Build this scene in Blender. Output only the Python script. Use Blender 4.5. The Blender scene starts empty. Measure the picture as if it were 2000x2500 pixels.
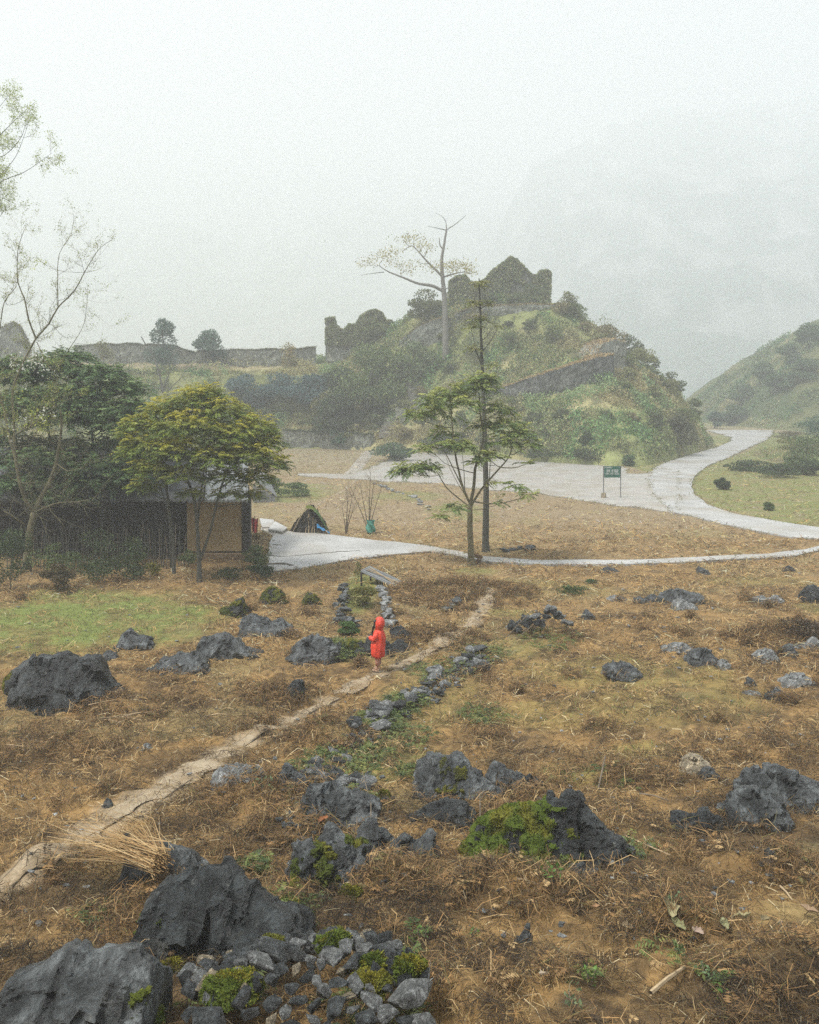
import bpy, bmesh, math, random
import numpy as np
from mathutils import Vector, Matrix
from mathutils.geometry import tessellate_polygon

# ------------------------------------------------------------------ camera, sky, sun, exposure
sc = bpy.context.scene
F, CX, HY, H = 2200.0, 1000.0, 950.0, 6.8      # focal length / optical axis / horizon row (2000x2500 frame), eye height
cam = bpy.data.cameras.new('camera'); camo = bpy.data.objects.new('camera', cam)
sc.collection.objects.link(camo); sc.camera = camo
camo.location = (0, 0, H); camo.rotation_euler = (math.radians(90), 0, 0)
cam.sensor_fit = 'VERTICAL'; cam.sensor_height = 24.0; cam.lens = F / 2500 * 24
cam.shift_y = -(1250 - HY) / 2500; cam.clip_start = 0.1; cam.clip_end = 3000

SUN_EL, SUN_AZ = 58, 238    # the brighter part of the cloud lies high on the left, behind the viewer
world = bpy.data.worlds.new('World'); sc.world = world; world.use_nodes = True
nt = world.node_tree; nt.nodes.clear()
wo = nt.nodes.new('ShaderNodeOutputWorld'); bg = nt.nodes.new('ShaderNodeBackground')
sky = nt.nodes.new('ShaderNodeTexSky'); sky.sky_type = 'NISHITA'; sky.sun_disc = False
sky.sun_elevation = math.radians(SUN_EL); sky.sun_rotation = math.radians(SUN_AZ % 360)
sky.air_density = 1.0; sky.dust_density = 6.0; sky.ozone_density = 1.0
hs = nt.nodes.new('ShaderNodeHueSaturation'); hs.inputs['Saturation'].default_value = 0.22
mixw = nt.nodes.new('ShaderNodeMix'); mixw.data_type = 'RGBA'; mixw.inputs[0].default_value = 0.6
mixw.inputs[7].default_value = (8.1, 8.65, 8.95, 1)      # even overcast cloud layer
nt.links.new(sky.outputs[0], hs.inputs['Color']); nt.links.new(hs.outputs[0], mixw.inputs[6])
tcw = nt.nodes.new('ShaderNodeTexCoord'); sep = nt.nodes.new('ShaderNodeSeparateXYZ'); nt.links.new(tcw.outputs['Generated'], sep.inputs[0])
zr = nt.nodes.new('ShaderNodeMapRange'); zr.inputs['From Min'].default_value = 0.22; zr.inputs['From Max'].default_value = 1.0
zr.inputs['To Min'].default_value = .56; zr.inputs['To Max'].default_value = 1.55; nt.links.new(sep.outputs['Z'], zr.inputs['Value'])  # overcast: brightest overhead
mulw = nt.nodes.new('ShaderNodeMix'); mulw.data_type = 'RGBA'; mulw.blend_type = 'MULTIPLY'; mulw.inputs[0].default_value = 1
nt.links.new(mixw.outputs[2], mulw.inputs[6]); nt.links.new(zr.outputs[0], mulw.inputs[7])
nt.links.new(mulw.outputs[2], bg.inputs['Color']); bg.inputs['Strength'].default_value = 0.094
nt.links.new(bg.outputs[0], wo.inputs['Surface'])
sl = bpy.data.lights.new('sun', 'SUN'); sl.energy = 4.4; sl.angle = math.radians(11); sl.color = (1, .96, .9)
so = bpy.data.objects.new('sun', sl); sc.collection.objects.link(so)
so.rotation_euler = (-math.radians(90 - SUN_EL), 0, -math.radians(SUN_AZ))
sc.view_settings.view_transform = 'Standard'; sc.view_settings.look = 'None'
sc.view_settings.exposure = 0.38; sc.view_settings.gamma = 1.0
sc.render.engine = 'CYCLES'
cy = sc.cycles
cy.use_denoising = False; cy.max_bounces = 6; cy.diffuse_bounces = 3; cy.glossy_bounces = 2
cy.transmission_bounces = 3; cy.volume_bounces = 3; cy.transparent_max_bounces = 6
HAZE = 0.0021

rng = np.random.default_rng(7)
random.seed(7)

# ------------------------------------------------------------------ noise
M32 = np.int64(0xffffffff)
def _h(ix, iy, iz, s):
    h = (ix * 374761393 + iy * 668265263 + iz * 2147483647 + s * 974711) & M32
    h = ((h ^ (h >> 13)) * 1274126177) & M32
    h = ((h ^ (h >> 15)) * 2246822519) & M32
    return ((h ^ (h >> 16)) & M32) / 4294967296.0
def vn(x, y, z=None, s=0):
    x = np.asarray(x, float); y = np.asarray(y, float); z = np.zeros_like(x) if z is None else np.asarray(z, float)
    ix, iy, iz = np.floor(x).astype(np.int64), np.floor(y).astype(np.int64), np.floor(z).astype(np.int64)
    fx, fy, fz = x - ix, y - iy, z - iz
    fx, fy, fz = fx*fx*(3-2*fx), fy*fy*(3-2*fy), fz*fz*(3-2*fz)
    r = 0
    for a in (0, 1):
        for b in (0, 1):
            for c in (0, 1):
                w = (fx if a else 1-fx) * (fy if b else 1-fy) * (fz if c else 1-fz)
                r = r + w * _h(ix+a, iy+b, iz+c, s)
    return r
def fbm(x, y, z=None, s=0, o=4, g=0.5):
    r = 0; a = 1; t = 0
    for k in range(o):
        f = 2.03 ** k
        r = r + a * vn(x*f+k*7.3, y*f-k*3.1, None if z is None else z*f+k*1.7, s+k*13); t += a; a *= g
    return r / t
def sm(a, b, x):
    t = np.clip((np.asarray(x, float) - a) / (b - a), 0, 1); return t*t*(3-2*t)

# ------------------------------------------------------------------ terrain functions
SECX = [-120, -60, -10, -5, 0, 6, 12, 18, 21, 25, 29, 34, 37, 44]
SEC = [
 [(104,0),(105.5,1.8),(110,3.8),(112.5,8.6),(121,11.3),(127,11.2),(150,0)],
 [(103,0),(104.5,1.8),(109,3.8),(111.5,8.6),(120,11.2),(126,11.1),(150,0)],
 [(103,0),(104.5,1.8),(109,3.8),(111.5,8.4),(120,10.2),(126,10.2),(150,0)],
 [(100,0),(101.5,1.5),(107,4),(111,8.5),(118,12.2),(124,12),(150,0)],
 [(97,0),(98.5,1.2),(104,4.8),(110,10.2),(115,15.6),(122,15.6),(150,0)],
 [(92,0),(94,1.2),(101,5.4),(107,11),(112,17.2),(122,17.3),(150,0)],
 [(84,0),(86,1.5),(96,6.4),(104,12),(110,17.2),(122,17.2),(148,0)],
 [(79,0),(81,1.6),(94,7),(103,12.5),(109,16.9),(121,16.4),(145,0)],
 [(80,0),(82.5,1.8),(93,6.8),(102,11.3),(109,15.2),(120,14),(142,0)],
 [(86,0),(88.5,2.2),(94,6.0),(101,9.4),(109,12.0),(118,11),(138,0)],
 [(94,0),(96,2.4),(99,4.8),(103,7.0),(109,8.8),(115,7.6),(130,0)],
 [(103,0),(104.3,1.6),(105.5,2.8),(107,3.8),(109,4.0),(113,3.2),(122,0)],
 [(108,0),(109,.1),(110,.2),(111,.2),(112,.2),(113,.1),(115,0)],
 [(108,0),(109,-.5),(110,-.6),(111,-.6),(112,-.6),(113,-.5),(115,0)]]
SECY = np.array([[p[0] for p in s] for s in SEC], float); SECZ = np.array([[p[1] for p in s] for s in SEC], float)
def hill_z(x, y):
    x = np.atleast_1d(np.asarray(x, float)); y = np.atleast_1d(np.asarray(y, float))
    x, y = np.broadcast_arrays(x, y)
    Y = np.stack([np.interp(x, SECX, SECY[:, k]) for k in range(7)], -1)
    Z = np.stack([np.interp(x, SECX, SECZ[:, k]) for k in range(7)], -1)
    out = np.full(x.shape, -3.0)
    for k in range(6):
        y0, y1 = Y[..., k], Y[..., k+1]
        t = (y - y0) / np.maximum(y1 - y0, 1e-3); m = (t >= 0) & (t <= 1)
        out = np.where(m, Z[..., k] + (Z[..., k+1] - Z[..., k]) * t, out)
    return out
def right_hill_z(x, y):   # wooded slope beyond the bend of the road
    x = np.asarray(x, float); y = np.asarray(y, float)
    dd = np.maximum(x - 59 - 0.09*np.abs(y - 175), -5); r = 42*(1-np.exp(-.95*dd/42)) * sm(140, 168, y) * (1 - sm(215, 260, y))
    return np.where(r > 0, r, -1.5)
def knoll_z(x, y):        # grassy bank inside the bend
    x = np.asarray(x, float); y = np.asarray(y, float)
    d = np.sqrt(((x - 51.5) / 18.0)**2 + ((y - 81) / 28)**2)
    return np.where(d < 1.12, 2.9 * sm(1.0, 0.35, d) - 0.12*sm(.96, 1.12, d), -1.5)
MOUNDS = []  # x, y, rx, ry, h   filled below in field coordinates
def field_z(x, y):
    x = np.asarray(x, float); y = np.asarray(y, float)
    z = 0.010 * np.maximum(0, 20 - y)**2
    z = np.where(y < 6, 0.010*14**2 + (6 - y)*0.30, z)
    z = z + 0.35*(fbm(x*0.16, y*0.16, s=3, o=2) - .5) * sm(36, 26, y)
    for mx, my, rx, ry, h in MOUNDS:
        d = np.sqrt(((x-mx)/rx)**2 + ((y-my)/ry)**2)
        z = z + h * sm(1.0, 0.0, d)
    return z
def T(x, y):
    return np.maximum(np.maximum(field_z(x, y), hill_z(x, y)), np.maximum(right_hill_z(x, y), knoll_z(x, y)))
def P(px, py, Y): return Vector((Y*(px-CX)/F, Y, H - Y*(py-HY)/F))
_YS = np.concatenate([np.arange(4, 60, .1), np.arange(60, 270, .25)])
def G(px, py, fn=None):
    """the point of the terrain seen at a place of the frame"""
    fn = fn or T
    zz = H - _YS*(py-HY)/F - fn(_YS*(px-CX)/F, _YS)
    k = int(np.argmax(zz < 0))
    if k == 0: print('MISS', px, py); return P(px, py, 118)
    t = zz[k-1] / (zz[k-1] - zz[k]); Y = _YS[k-1] + (_YS[k]-_YS[k-1]) * t
    return P(px, py, Y)
for cx_, cy_, rx_, ry_, h_ in [(610,1940,150,50,.28),(170,1800,170,50,.16),(1240,2190,230,45,.32),(800,1800,120,40,.3),
        (1650,2260,200,45,.28),(400,2240,200,60,.25),(1480,1900,190,30,.15),(680,1700,110,30,.16),(300,1720,200,25,.12),
        (1130,1450,190,36,.28),(1850,2120,200,40,.22),(1900,1560,140,22,.35),(950,2160,130,40,.25),(1080,1560,120,22,.18),
        (100,2120,130,60,.3),(1330,1960,90,30,.12),(620,1790,100,25,.15),(700,2020,120,35,.2),(1900,2370,220,50,.2),(1130,2420,130,40,.2)]:
    p_ = G(cx_, cy_); a_, b_ = G(cx_, cy_-ry_), G(cx_, cy_+ry_)
    MOUNDS.append((p_.x, p_.y, rx_*p_.y/F, max(.5, (a_.y-b_.y)/2), h_))
def GP(pts): return [G(*p) for p in pts]

# ------------------------------------------------------------------ mesh helpers
col = sc.collection
def mesh_np(name, V, Fc, mat, parent=None, C=None, smooth=False, loc=None):
    """numpy arrays -> one mesh object; Fc is (n,3) or (n,4), or a list of such arrays"""
    Fs = Fc if isinstance(Fc, list) else [Fc]
    V = np.asarray(V, np.float32).reshape(-1, 3)
    if loc is not None: V = V - np.asarray(loc, np.float32)
    me = bpy.data.meshes.new(name); me.vertices.add(len(V)); me.vertices.foreach_set('co', V.ravel())
    idx = np.concatenate([np.asarray(f, np.int32).ravel() for f in Fs])
    tot = np.concatenate([np.full(len(f), np.asarray(f).shape[1], np.int32) for f in Fs])
    st = np.concatenate([[0], np.cumsum(tot)[:-1]]).astype(np.int32)
    me.loops.add(len(idx)); me.loops.foreach_set('vertex_index', idx)
    me.polygons.add(len(tot)); me.polygons.foreach_set('loop_start', st)
    try: me.polygons.foreach_set('loop_total', tot)
    except Exception: pass
    me.update(calc_edges=True)
    if smooth: me.polygons.foreach_set('use_smooth', np.ones(len(tot), bool))
    else: me.polygons.foreach_set('use_smooth', np.zeros(len(tot), bool))
    if C is not None:
        C = np.asarray(C, np.float32)
        if C.shape[1] == 3: C = np.hstack([C, np.ones((len(C), 1), np.float32)])
        at = me.color_attributes.new('Col', 'FLOAT_COLOR', 'POINT'); at.data.foreach_set('color', C.ravel())
    me.materials.append(mat); me.validate()
    o = bpy.data.objects.new(name, me); col.objects.link(o)
    if parent is not None: o.parent = parent
    if loc is not None and parent is None: o.location = loc
    return o
def link(name, me, mat, parent=None, loc=(0, 0, 0)):
    o = bpy.data.objects.new(name, me); col.objects.link(o)
    if mat is not None and not me.materials: me.materials.append(mat)
    if parent is not None: o.parent = parent
    o.location = loc; return o
def bm_obj(name, bm, mat, parent=None, loc=(0, 0, 0), smooth=False):
    me = bpy.data.meshes.new(name); bm.normal_update(); bm.to_mesh(me); bm.free()
    if smooth: me.polygons.foreach_set('use_smooth', np.ones(len(me.polygons), bool))
    return link(name, me, mat, parent, loc)
def tag(o, label=None, cat=None, group=None, kind=None):
    if label: o['label'] = label
    if cat: o['category'] = cat
    if group: o['group'] = group
    if kind: o['kind'] = kind
    return o
def empty(name, loc, label=None, cat=None, group=None):
    o = bpy.data.objects.new(name, None); col.objects.link(o); o.location = loc; o.empty_display_size = .2
    return tag(o, label, cat, group)
class MB:
    """collects verts / faces / colours in world space"""
    def __init__(s): s.v = []; s.f4 = []; s.f3 = []; s.c = []; s.n = 0
    def add(s, V, Fq, c=None):
        V = np.asarray(V, float).reshape(-1, 3); Fq = np.asarray(Fq, np.int64)
        s.v.append(V); (s.f4 if Fq.shape[1] == 4 else s.f3).append(Fq + s.n)
        if c is not None:
            c = np.asarray(c, float); s.c.append(np.broadcast_to(c, (len(V), 3)) if c.ndim == 1 else c)
        s.n += len(V)
    def box(s, p0, p1, R=None, c=None, taper=0):
        x0, y0, z0 = p0; x1, y1, z1 = p1
        V = np.array([(x0,y0,z0),(x1,y0,z0),(x1,y1,z0),(x0,y1,z0),(x0+taper,y0+taper,z1),(x1-taper,y0+taper,z1),(x1-taper,y1-taper,z1),(x0+taper,y1-taper,z1)], float)
        if R is not None: V = np.array([R @ Vector(v) for v in V])
        s.add(V, [(0,3,2,1),(4,5,6,7),(0,1,5,4),(1,2,6,5),(2,3,7,6),(3,0,4,7)], c)
    def tube(s, pts, rad, n=6, c=None, cap=True):
        pts = [Vector(p) for p in pts]; m = len(pts)
        if np.isscalar(rad): rad = [rad]*m
        V = []; t0 = None
        for i, p in enumerate(pts):
            t = (pts[min(i+1, m-1)] - pts[max(i-1, 0)])
            t = t.normalized() if t.length > 1e-9 else Vector((0, 0, 1))
            if t0 is None:
                a = Vector((0, 0, 1)) if abs(t.z) < .9 else Vector((1, 0, 0)); u = t.cross(a).normalized()
            else:
                u = (u - t*u.dot(t)); u = u.normalized() if u.length > 1e-6 else t.orthogonal().normalized()
            w = t.cross(u); t0 = t
            for k in range(n):
                an = 2*math.pi*k/n; V.append(p + (u*math.cos(an) + w*math.sin(an))*rad[i])
        Fq = [(i*n+k, i*n+(k+1) % n, (i+1)*n+(k+1) % n, (i+1)*n+k) for i in range(m-1) for k in range(n)]
        s.add(np.array(V), Fq, c)
        if cap and n > 3:
            s.f3.append(np.array([(s.n-n, s.n-n+k, s.n-n+k+1) for k in range(1, n-1)]))
    def build(s, name, mat, parent=None, loc=None, smooth=False):
        Fs = ([np.concatenate(s.f4)] if s.f4 else []) + ([np.concatenate(s.f3)] if s.f3 else [])
        return mesh_np(name, np.concatenate(s.v), Fs, mat, parent, np.concatenate(s.c) if s.c else None, smooth, loc)

# ------------------------------------------------------------------ materials
def new_mat(name):
    m = bpy.data.materials.new(name); m.use_nodes = True; n = m.node_tree; n.nodes.clear()
    out = n.nodes.new('ShaderNodeOutputMaterial'); b = n.nodes.new('ShaderNodeBsdfPrincipled')
    n.links.new(b.outputs[0], out.inputs['Surface']); return m, n, b, out
def N(n, t, **k):
    x = n.nodes.new(t)
    for a, v in k.items():
        if a in x.inputs.keys() if hasattr(x.inputs, 'keys') else False: x.inputs[a].default_value = v
        else: setattr(x, a, v)
    return x
def noise(n, scale, detail=6, rough=.6, vec=None, dist=0):
    t = n.nodes.new('ShaderNodeTexNoise'); t.inputs['Scale'].default_value = scale; t.inputs['Detail'].default_value = detail
    t.inputs['Roughness'].default_value = rough; t.inputs['Distortion'].default_value = dist
    if vec is not None: n.links.new(vec, t.inputs['Vector'])
    return t
def ramp(n, src, stops):
    r = n.nodes.new('ShaderNodeValToRGB'); e = r.color_ramp.elements
    while len(e) < len(stops): e.new(.5)
    for i, (p, c) in enumerate(stops):
        e[i].position = p; e[i].color = (c, c, c, 1) if np.isscalar(c) else (*c, 1)
    n.links.new(src, r.inputs[0]); return r
def mixc(n, fac, a, b, mode='MIX'):
    m = n.nodes.new('ShaderNodeMix'); m.data_type = 'RGBA'; m.blend_type = mode
    for s_, v in ((m.inputs[0], fac), (m.inputs[6], a), (m.inputs[7], b)):
        if hasattr(v, 'is_output') or isinstance(v, bpy.types.NodeSocket): n.links.new(v, s_)
        elif np.isscalar(v): s_.default_value = v
        else: s_.default_value = (*v, 1)
    return m.outputs[2]
def bump(n, b, h, strength=.5, dist=.02):
    bp = n.nodes.new('ShaderNodeBump'); bp.inputs['Strength'].default_value = strength; bp.inputs['Distance'].default_value = dist
    n.links.new(h, bp.inputs['Height']); n.links.new(bp.outputs[0], b.inputs['Normal']); return bp
def objc(n): return n.nodes.new('ShaderNodeTexCoord').outputs['Object']

def mat_plain(name, c, rough=.8, var=.25, scale=6, bmp=.3, bd=.01):
    m, n, b, _ = new_mat(name); v = objc(n)
    t = noise(n, scale, 6, .65, v); lo = tuple(x*(1-var) for x in c); hi = tuple(min(1, x*(1+var)) for x in c)
    r = ramp(n, t.outputs[0], [(.3, lo), (.7, hi)]); n.links.new(r.outputs[0], b.inputs['Base Color'])
    b.inputs['Roughness'].default_value = rough
    if bmp: bump(n, b, noise(n, scale*4, 5, .6, v).outputs[0], bmp, bd)
    return m
def mat_attr(name, rough=.7, transl=0.0, var=0.0, scale=3, spec=.3, bmp=None):
    m, n, b, out = new_mat(name)
    a = n.nodes.new('ShaderNodeAttribute'); a.attribute_name = 'Col'; c = a.outputs['Color']
    if var:
        t = noise(n, scale, 5, .65, objc(n)); r = ramp(n, t.outputs[0], [(.25, 1-var), (.75, 1+var)])
        c = mixc(n, 1.0, c, r.outputs[0], 'MULTIPLY')
    n.links.new(c, b.inputs['Base Color']); b.inputs['Roughness'].default_value = rough
    b.inputs['Specular IOR Level'].default_value = spec
    if bmp: bump(n, b, noise(n, bmp[0], 6, .7, objc(n)).outputs[0], bmp[1], bmp[2])
    if transl:
        tr = n.nodes.new('ShaderNodeBsdfTranslucent'); n.links.new(c, tr.inputs['Color'])
        mx = n.nodes.new('ShaderNodeMixShader'); mx.inputs[0].default_value = transl
        n.links.new(b.outputs[0], mx.inputs[1]); n.links.new(tr.outputs[0], mx.inputs[2]); n.links.new(mx.outputs[0], out.inputs['Surface'])
    return m
def mat_rock(name, dark, light, warm=(.09, .075, .045), th=.5):
    m, n, b, _ = new_mat(name); v = objc(n)
    big = noise(n, 1.6, 7, .62, v, .3); fine = noise(n, 14, 8, .7, v)
    c = mixc(n, ramp(n, big.outputs[0], [(th-.16, 0), (th+.16, 1)]).outputs[0], dark, light)
    spots = noise(n, 5, 5, .6, v)     # pale lichen
    c = mixc(n, ramp(n, spots.outputs[0], [(.62, 0), (.68, .35)]).outputs[0], c, (.20, .21, .20))
    st = noise(n, 2.6, 5, .6, v)      # earthy stain
    c = mixc(n, ramp(n, st.outputs[0], [(.62, 0), (.74, .4)]).outputs[0], c, warm)
    c = mixc(n, .55, c, ramp(n, fine.outputs[0], [(.3, .55), (.7, 1.35)]).outputs[0], 'MULTIPLY')
    mp = n.nodes.new('ShaderNodeMapping'); mp.inputs['Scale'].default_value = (1, 1, .28); mp.inputs['Rotation'].default_value = (.3, .5, 0); n.links.new(v, mp.inputs['Vector'])
    gro = noise(n, 7, 8, .72, mp.outputs[0], .6)      # stretched noise: grooves darker, ribs paler, also used as bump height
    c = mixc(n, 1.0, c, ramp(n, gro.outputs[0], [(.36, .42), (.50, .9), (.64, 2.1)]).outputs[0], 'MULTIPLY')
    n.links.new(c, b.inputs['Base Color']); b.inputs['Roughness'].default_value = .42
    b.inputs['Specular IOR Level'].default_value = .55
    w = n.nodes.new('ShaderNodeTexVoronoi'); w.feature = 'DISTANCE_TO_EDGE'; w.inputs['Scale'].default_value = 2.2
    dn = noise(n, 3, 4, .6, v); 
    dv = n.nodes.new('ShaderNodeMixRGB') if False else None
    n.links.new(v, w.inputs['Vector'])
    crack = ramp(n, w.outputs['Distance'], [(0, 0), (.05, 1)])
    hsum = n.nodes.new('ShaderNodeMath'); hsum.operation = 'MULTIPLY_ADD'; hsum.inputs[1].default_value = .16
    n.links.new(crack.outputs[0], hsum.inputs[0]); n.links.new(fine.outputs[0], hsum.inputs[2])
    ad = n.nodes.new('ShaderNodeMath'); ad.operation = 'ADD'; n.links.new(hsum.outputs[0], ad.inputs[0]); n.links.new(gro.outputs[0], ad.inputs[1])
    bump(n, b, ad.outputs[0], 1.0, .07)
    return m
ROCK_DARK = mat_rock('dark_limestone', (.0075, .0095, .0098), (.045, .053, .054), th=.55)
ROCK_MID = mat_rock('grey_limestone', (.0125, .0155, .016), (.135, .149, .151), th=.52)
ROCK_PALE = mat_rock('pale_limestone', (.048, .054, .054), (.27, .28, .275), th=.45)
ROCK_TAN = mat_rock('tan_stone', (.20, .16, .10), (.38, .32, .22), th=.45)
LEAF = mat_attr('leaf', .5, .34)
LITTER = mat_attr('dry_litter', .85, .15)
MOSS = mat_attr('moss', .9, .15, .3, 25, .1)
GROUND = mat_attr('soil', .95, 0, .38, 5, .15, (18, .8, .05))
HILLM = mat_attr('hill_soil', .95, 0, .3, .8, .15, (3, .8, .2))
BARK = mat_plain('bark', (.13, .105, .075), .9, .4, 5, .8, .03)
BARK_MOSSY = mat_plain('mossy_bark', (.15, .135, .075), .9, .45, 4, .8, .03)
BARK_PALE = mat_plain('pale_bark', (.20, .19, .165), .9, .2, 2, .5, .03)
BARK_DARK = mat_plain('dark_bark', (.075, .075, .06), .9, .35, 4, .8, .03)
def mat_concrete(name, c, sc_=1):
    m, n, b, _ = new_mat(name); v = objc(n)
    t = noise(n, .5*sc_, 7, .65, v); t2 = noise(n, 9*sc_, 6, .7, v)
    k = mixc(n, ramp(n, t.outputs[0], [(.35, 0), (.7, 1)]).outputs[0], tuple(x*.78 for x in c), tuple(min(.85, x*1.12) for x in c))
    k = mixc(n, .5, k, ramp(n, t2.outputs[0], [(.3, .8), (.6, 1.1)]).outputs[0], 'MULTIPLY')
    t3 = noise(n, .22*sc_, 5, .6, v, .8)
    k = mixc(n, ramp(n, t3.outputs[0], [(.48, 0), (.66, .7)]).outputs[0], k, tuple(x*y for x, y in zip(c, (.72, .64, .52))))
    n.links.new(k, b.inputs['Base Color']); b.inputs['Roughness'].default_value = .6
    bump(n, b, t2.outputs[0], .3, .01); return m
CONC = mat_concrete('wet_concrete', (.385, .385, .375)); GRAVEL = mat_concrete('pale_gravel', (.36, .345, .315), 1.6)
def mat_dirt(name, c, c2):
    m, n, b, _ = new_mat(name); v = objc(n)
    t = noise(n, 1.6, 7, .7, v, .5); t2 = noise(n, 22, 6, .75, v)
    k = mixc(n, ramp(n, t.outputs[0], [(.40, 0), (.62, 1)]).outputs[0], c, c2)
    k = mixc(n, .8, k, ramp(n, t2.outputs[0], [(.3, .6), (.65, 1.25)]).outputs[0], 'MULTIPLY')
    n.links.new(k, b.inputs['Base Color']); b.inputs['Roughness'].default_value = .9
    bump(n, b, t2.outputs[0], .8, .03); return m
DIRT = mat_dirt('trodden_dirt', (.34, .275, .185), (.23, .165, .09)); DIRT_ = mat_concrete('trodden_dirt', (.215, .165, .11), 2)

# ------------------------------------------------------------------ roads, yard and paths as polygons / strips
def inpoly(x, y, poly):
    c = np.zeros(np.shape(x), bool); n = len(poly)
    for i in range(n):
        x0, y0 = poly[i]; x1, y1 = poly[(i+1) % n]
        if y0 == y1: continue
        m = ((y0 > y) != (y1 > y)) & (x < (x1-x0)*(y-y0)/(y1-y0)+x0); c ^= m
    return c
FLAT = []
def flat0(x, y): return np.zeros(np.shape(x)) if np.shape(x) else 0.0
def FP(px, py):  # point of the level field
    return P(px, py, F*H/(py-HY))
def densify(pts, step=.6):
    out = []
    for i in range(len(pts)-1):
        a, b = pts[i], pts[i+1]; k = max(1, int((b-a).length/step))
        out += [a.lerp(b, j/k) for j in range(k)]
    return out + [pts[-1]]
def slab(name, px, mat, z=.03, thick=.12):
    w = densify([FP(*p) for p in px + [px[0]]], .8)[:-1]
    rg = .45 if name == 'parking_area' else .16
    w = [Vector((p.x + rg*(random.random()-.5), p.y + rg*(random.random()-.5), 0)) for p in w]
    FLAT.append([(p.x, p.y) for p in w])
    tri = tessellate_polygon([[p for p in w]]); n = len(w)
    V = [(p.x, p.y, z) for p in w] + [(p.x, p.y, z-thick) for p in w]
    S = [(i, (i+1) % n, n+(i+1) % n, n+i) for i in range(n)]
    o = mesh_np(name, V, [np.array([tuple(reversed(t)) for t in tri]), np.array(S)], mat)
    # up-facing
    return tag(o, kind='structure')
road_px = [(1722,1051),(1800,1050),(1888,1051),(1888,1060),(1870,1075),(1828,1094),(1779,1118),(1730,1136),(1700,1159),(1688,1183),
 (1696,1207),(1726,1232),(1787,1254),(1868,1268),(1930,1278),(2000,1289),(2120,1300),(2120,1322),(2000,1316),(1933,1313),(1868,1301),(1767,1281),(1686,1260),
 (1640,1250),(1600,1210),(1584,1170),(1600,1142),(1625,1130),(1686,1110),(1746,1094),(1783,1078),(1787,1068)]
plaza_px = [(901,1143),(960,1120),(1006,1106),(1100,1106),(1180,1110),(1300,1117),(1422,1119),(1500,1130),(1534,1148),(1528,1157),(1584,1157),(1600,1142),(1650,1150),(1660,1200),
 (1650,1254),(1625,1248),(1543,1240),(1462,1228),(1381,1216),(1300,1203),(1200,1197),(1130,1190),(1080,1181),(1000,1178),(930,1176),(904,1172),(856,1170),(729,1161),(729,1156),(856,1158)]
slab('road', road_px, CONC, .034); slab('parking_area', plaza_px, GRAVEL, .026)
yard_px = [(637,1277),(673,1284),(701,1297),(783,1305),(843,1311),(925,1321),(1006,1329),(1087,1341),(1128,1350),(1128,1358),(1046,1348),(965,1354),(884,1364),(803,1376),
 (742,1388),(661,1398),(653,1360),(657,1327),(668,1310),(640,1295)]
slab('concrete_yard', yard_px, CONC, .04)
lane_px = [(1087,1341),(1168,1358),(1300,1368),(1543,1368),(1706,1362),(1868,1353),(1966,1343),(2000,1333),(2110,1318),(2110,1328),(2000,1346),(1949,1358),(1868,1364),(1706,1372),
 (1543,1379),(1300,1379),(1168,1371),(1128,1359),(1075,1349)]
slab('lane', lane_px, CONC, .034)

def strip(name, px, mat, lift=.03, seed=0, edge=.25, kind='structure'):
    """draped strip: (px, py, half width in frame px)"""
    C0 = [G(a, b) for a, b, _ in px]; W0 = [w*c.y/F for (a, b, w), c in zip(px, C0)]
    s = [0]
    for i in range(1, len(C0)): s.append(s[-1] + (C0[i]-C0[i-1]).length)
    n = int(s[-1]/.12); ss = np.linspace(0, s[-1], n)
    X = np.interp(ss, s, [c.x for c in C0]); Y = np.interp(ss, s, [c.y for c in C0]); W = np.interp(ss, s, W0)
    k = np.ones(9)/9
    for _ in range(3): X[4:-4] = np.convolve(X, k, 'valid'); Y[4:-4] = np.convolve(Y, k, 'valid')
    dx, dy = np.gradient(X), np.gradient(Y); l = np.hypot(dx, dy)+1e-6; nx, ny = -dy/l, dx/l
    m = 9; V = []
    for j in range(m):
        u = -1 + 2*j/(m-1)
        jit = edge*(fbm(ss*1.3, ss*0+j*.01+u, s=seed, o=4)-.5)*2
        off = W*(u*(1+jit*abs(u)*1.6)); x = X+nx*off; y = Y+ny*off
        z = field_z(x, y) + lift*(1-u**2*1.9) + .03*(fbm(x*4, y*4, s=5, o=3)-.5)
        V.append(np.stack([x, y, z], -1))
    V = np.stack(V, 1).reshape(-1, 3); i, j = np.meshgrid(np.arange(n-1), np.arange(m-1), indexing='ij'); a = (i*m+j).ravel()
    o = mesh_np(name, V, np.stack([a, a+1, a+m+1, a+m], -1)[:, ::-1], mat, smooth=True)
    return tag(o, kind=kind), list(zip(X, Y, W))
v_ = 1.1594
path_px = [(a, b, w*1.3) for a, b, w in [(-60,1905,32),(0,1868,32),(60,1830,32),(140,1780,36),(210,1737,34),(280,1692,34),(350,1655,30),(420,1618,26),(480,1572,23),(560,1535,18),(640,1500,15),(720,1456,12),
 (800,1417,10),(860,1394,9.5),(920,1358,11),(960,1333,11),(1000,1300,11),(1025,1270,10),(1035,1240,8)]]
pathobj, PATH = strip('dirt_path', [(a*v_, b*v_, w*v_) for a, b, w in path_px], DIRT, .004, 4, 1.1)
_, PATH2 = strip('footpath', [(770,1236,3),(800,1218,5),(830,1203,5),(857,1186,5),(868,1172,5)], DIRT, .03, 8, .3)
_, PATH3 = strip('stepped_path', [(858,1158,24),(880,1130,22),(905,1100,17),(925,1075,13),(940,1062,11)], mat_concrete('pale_path', (.34, .31, .26)), .05, 9, .1)

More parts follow.
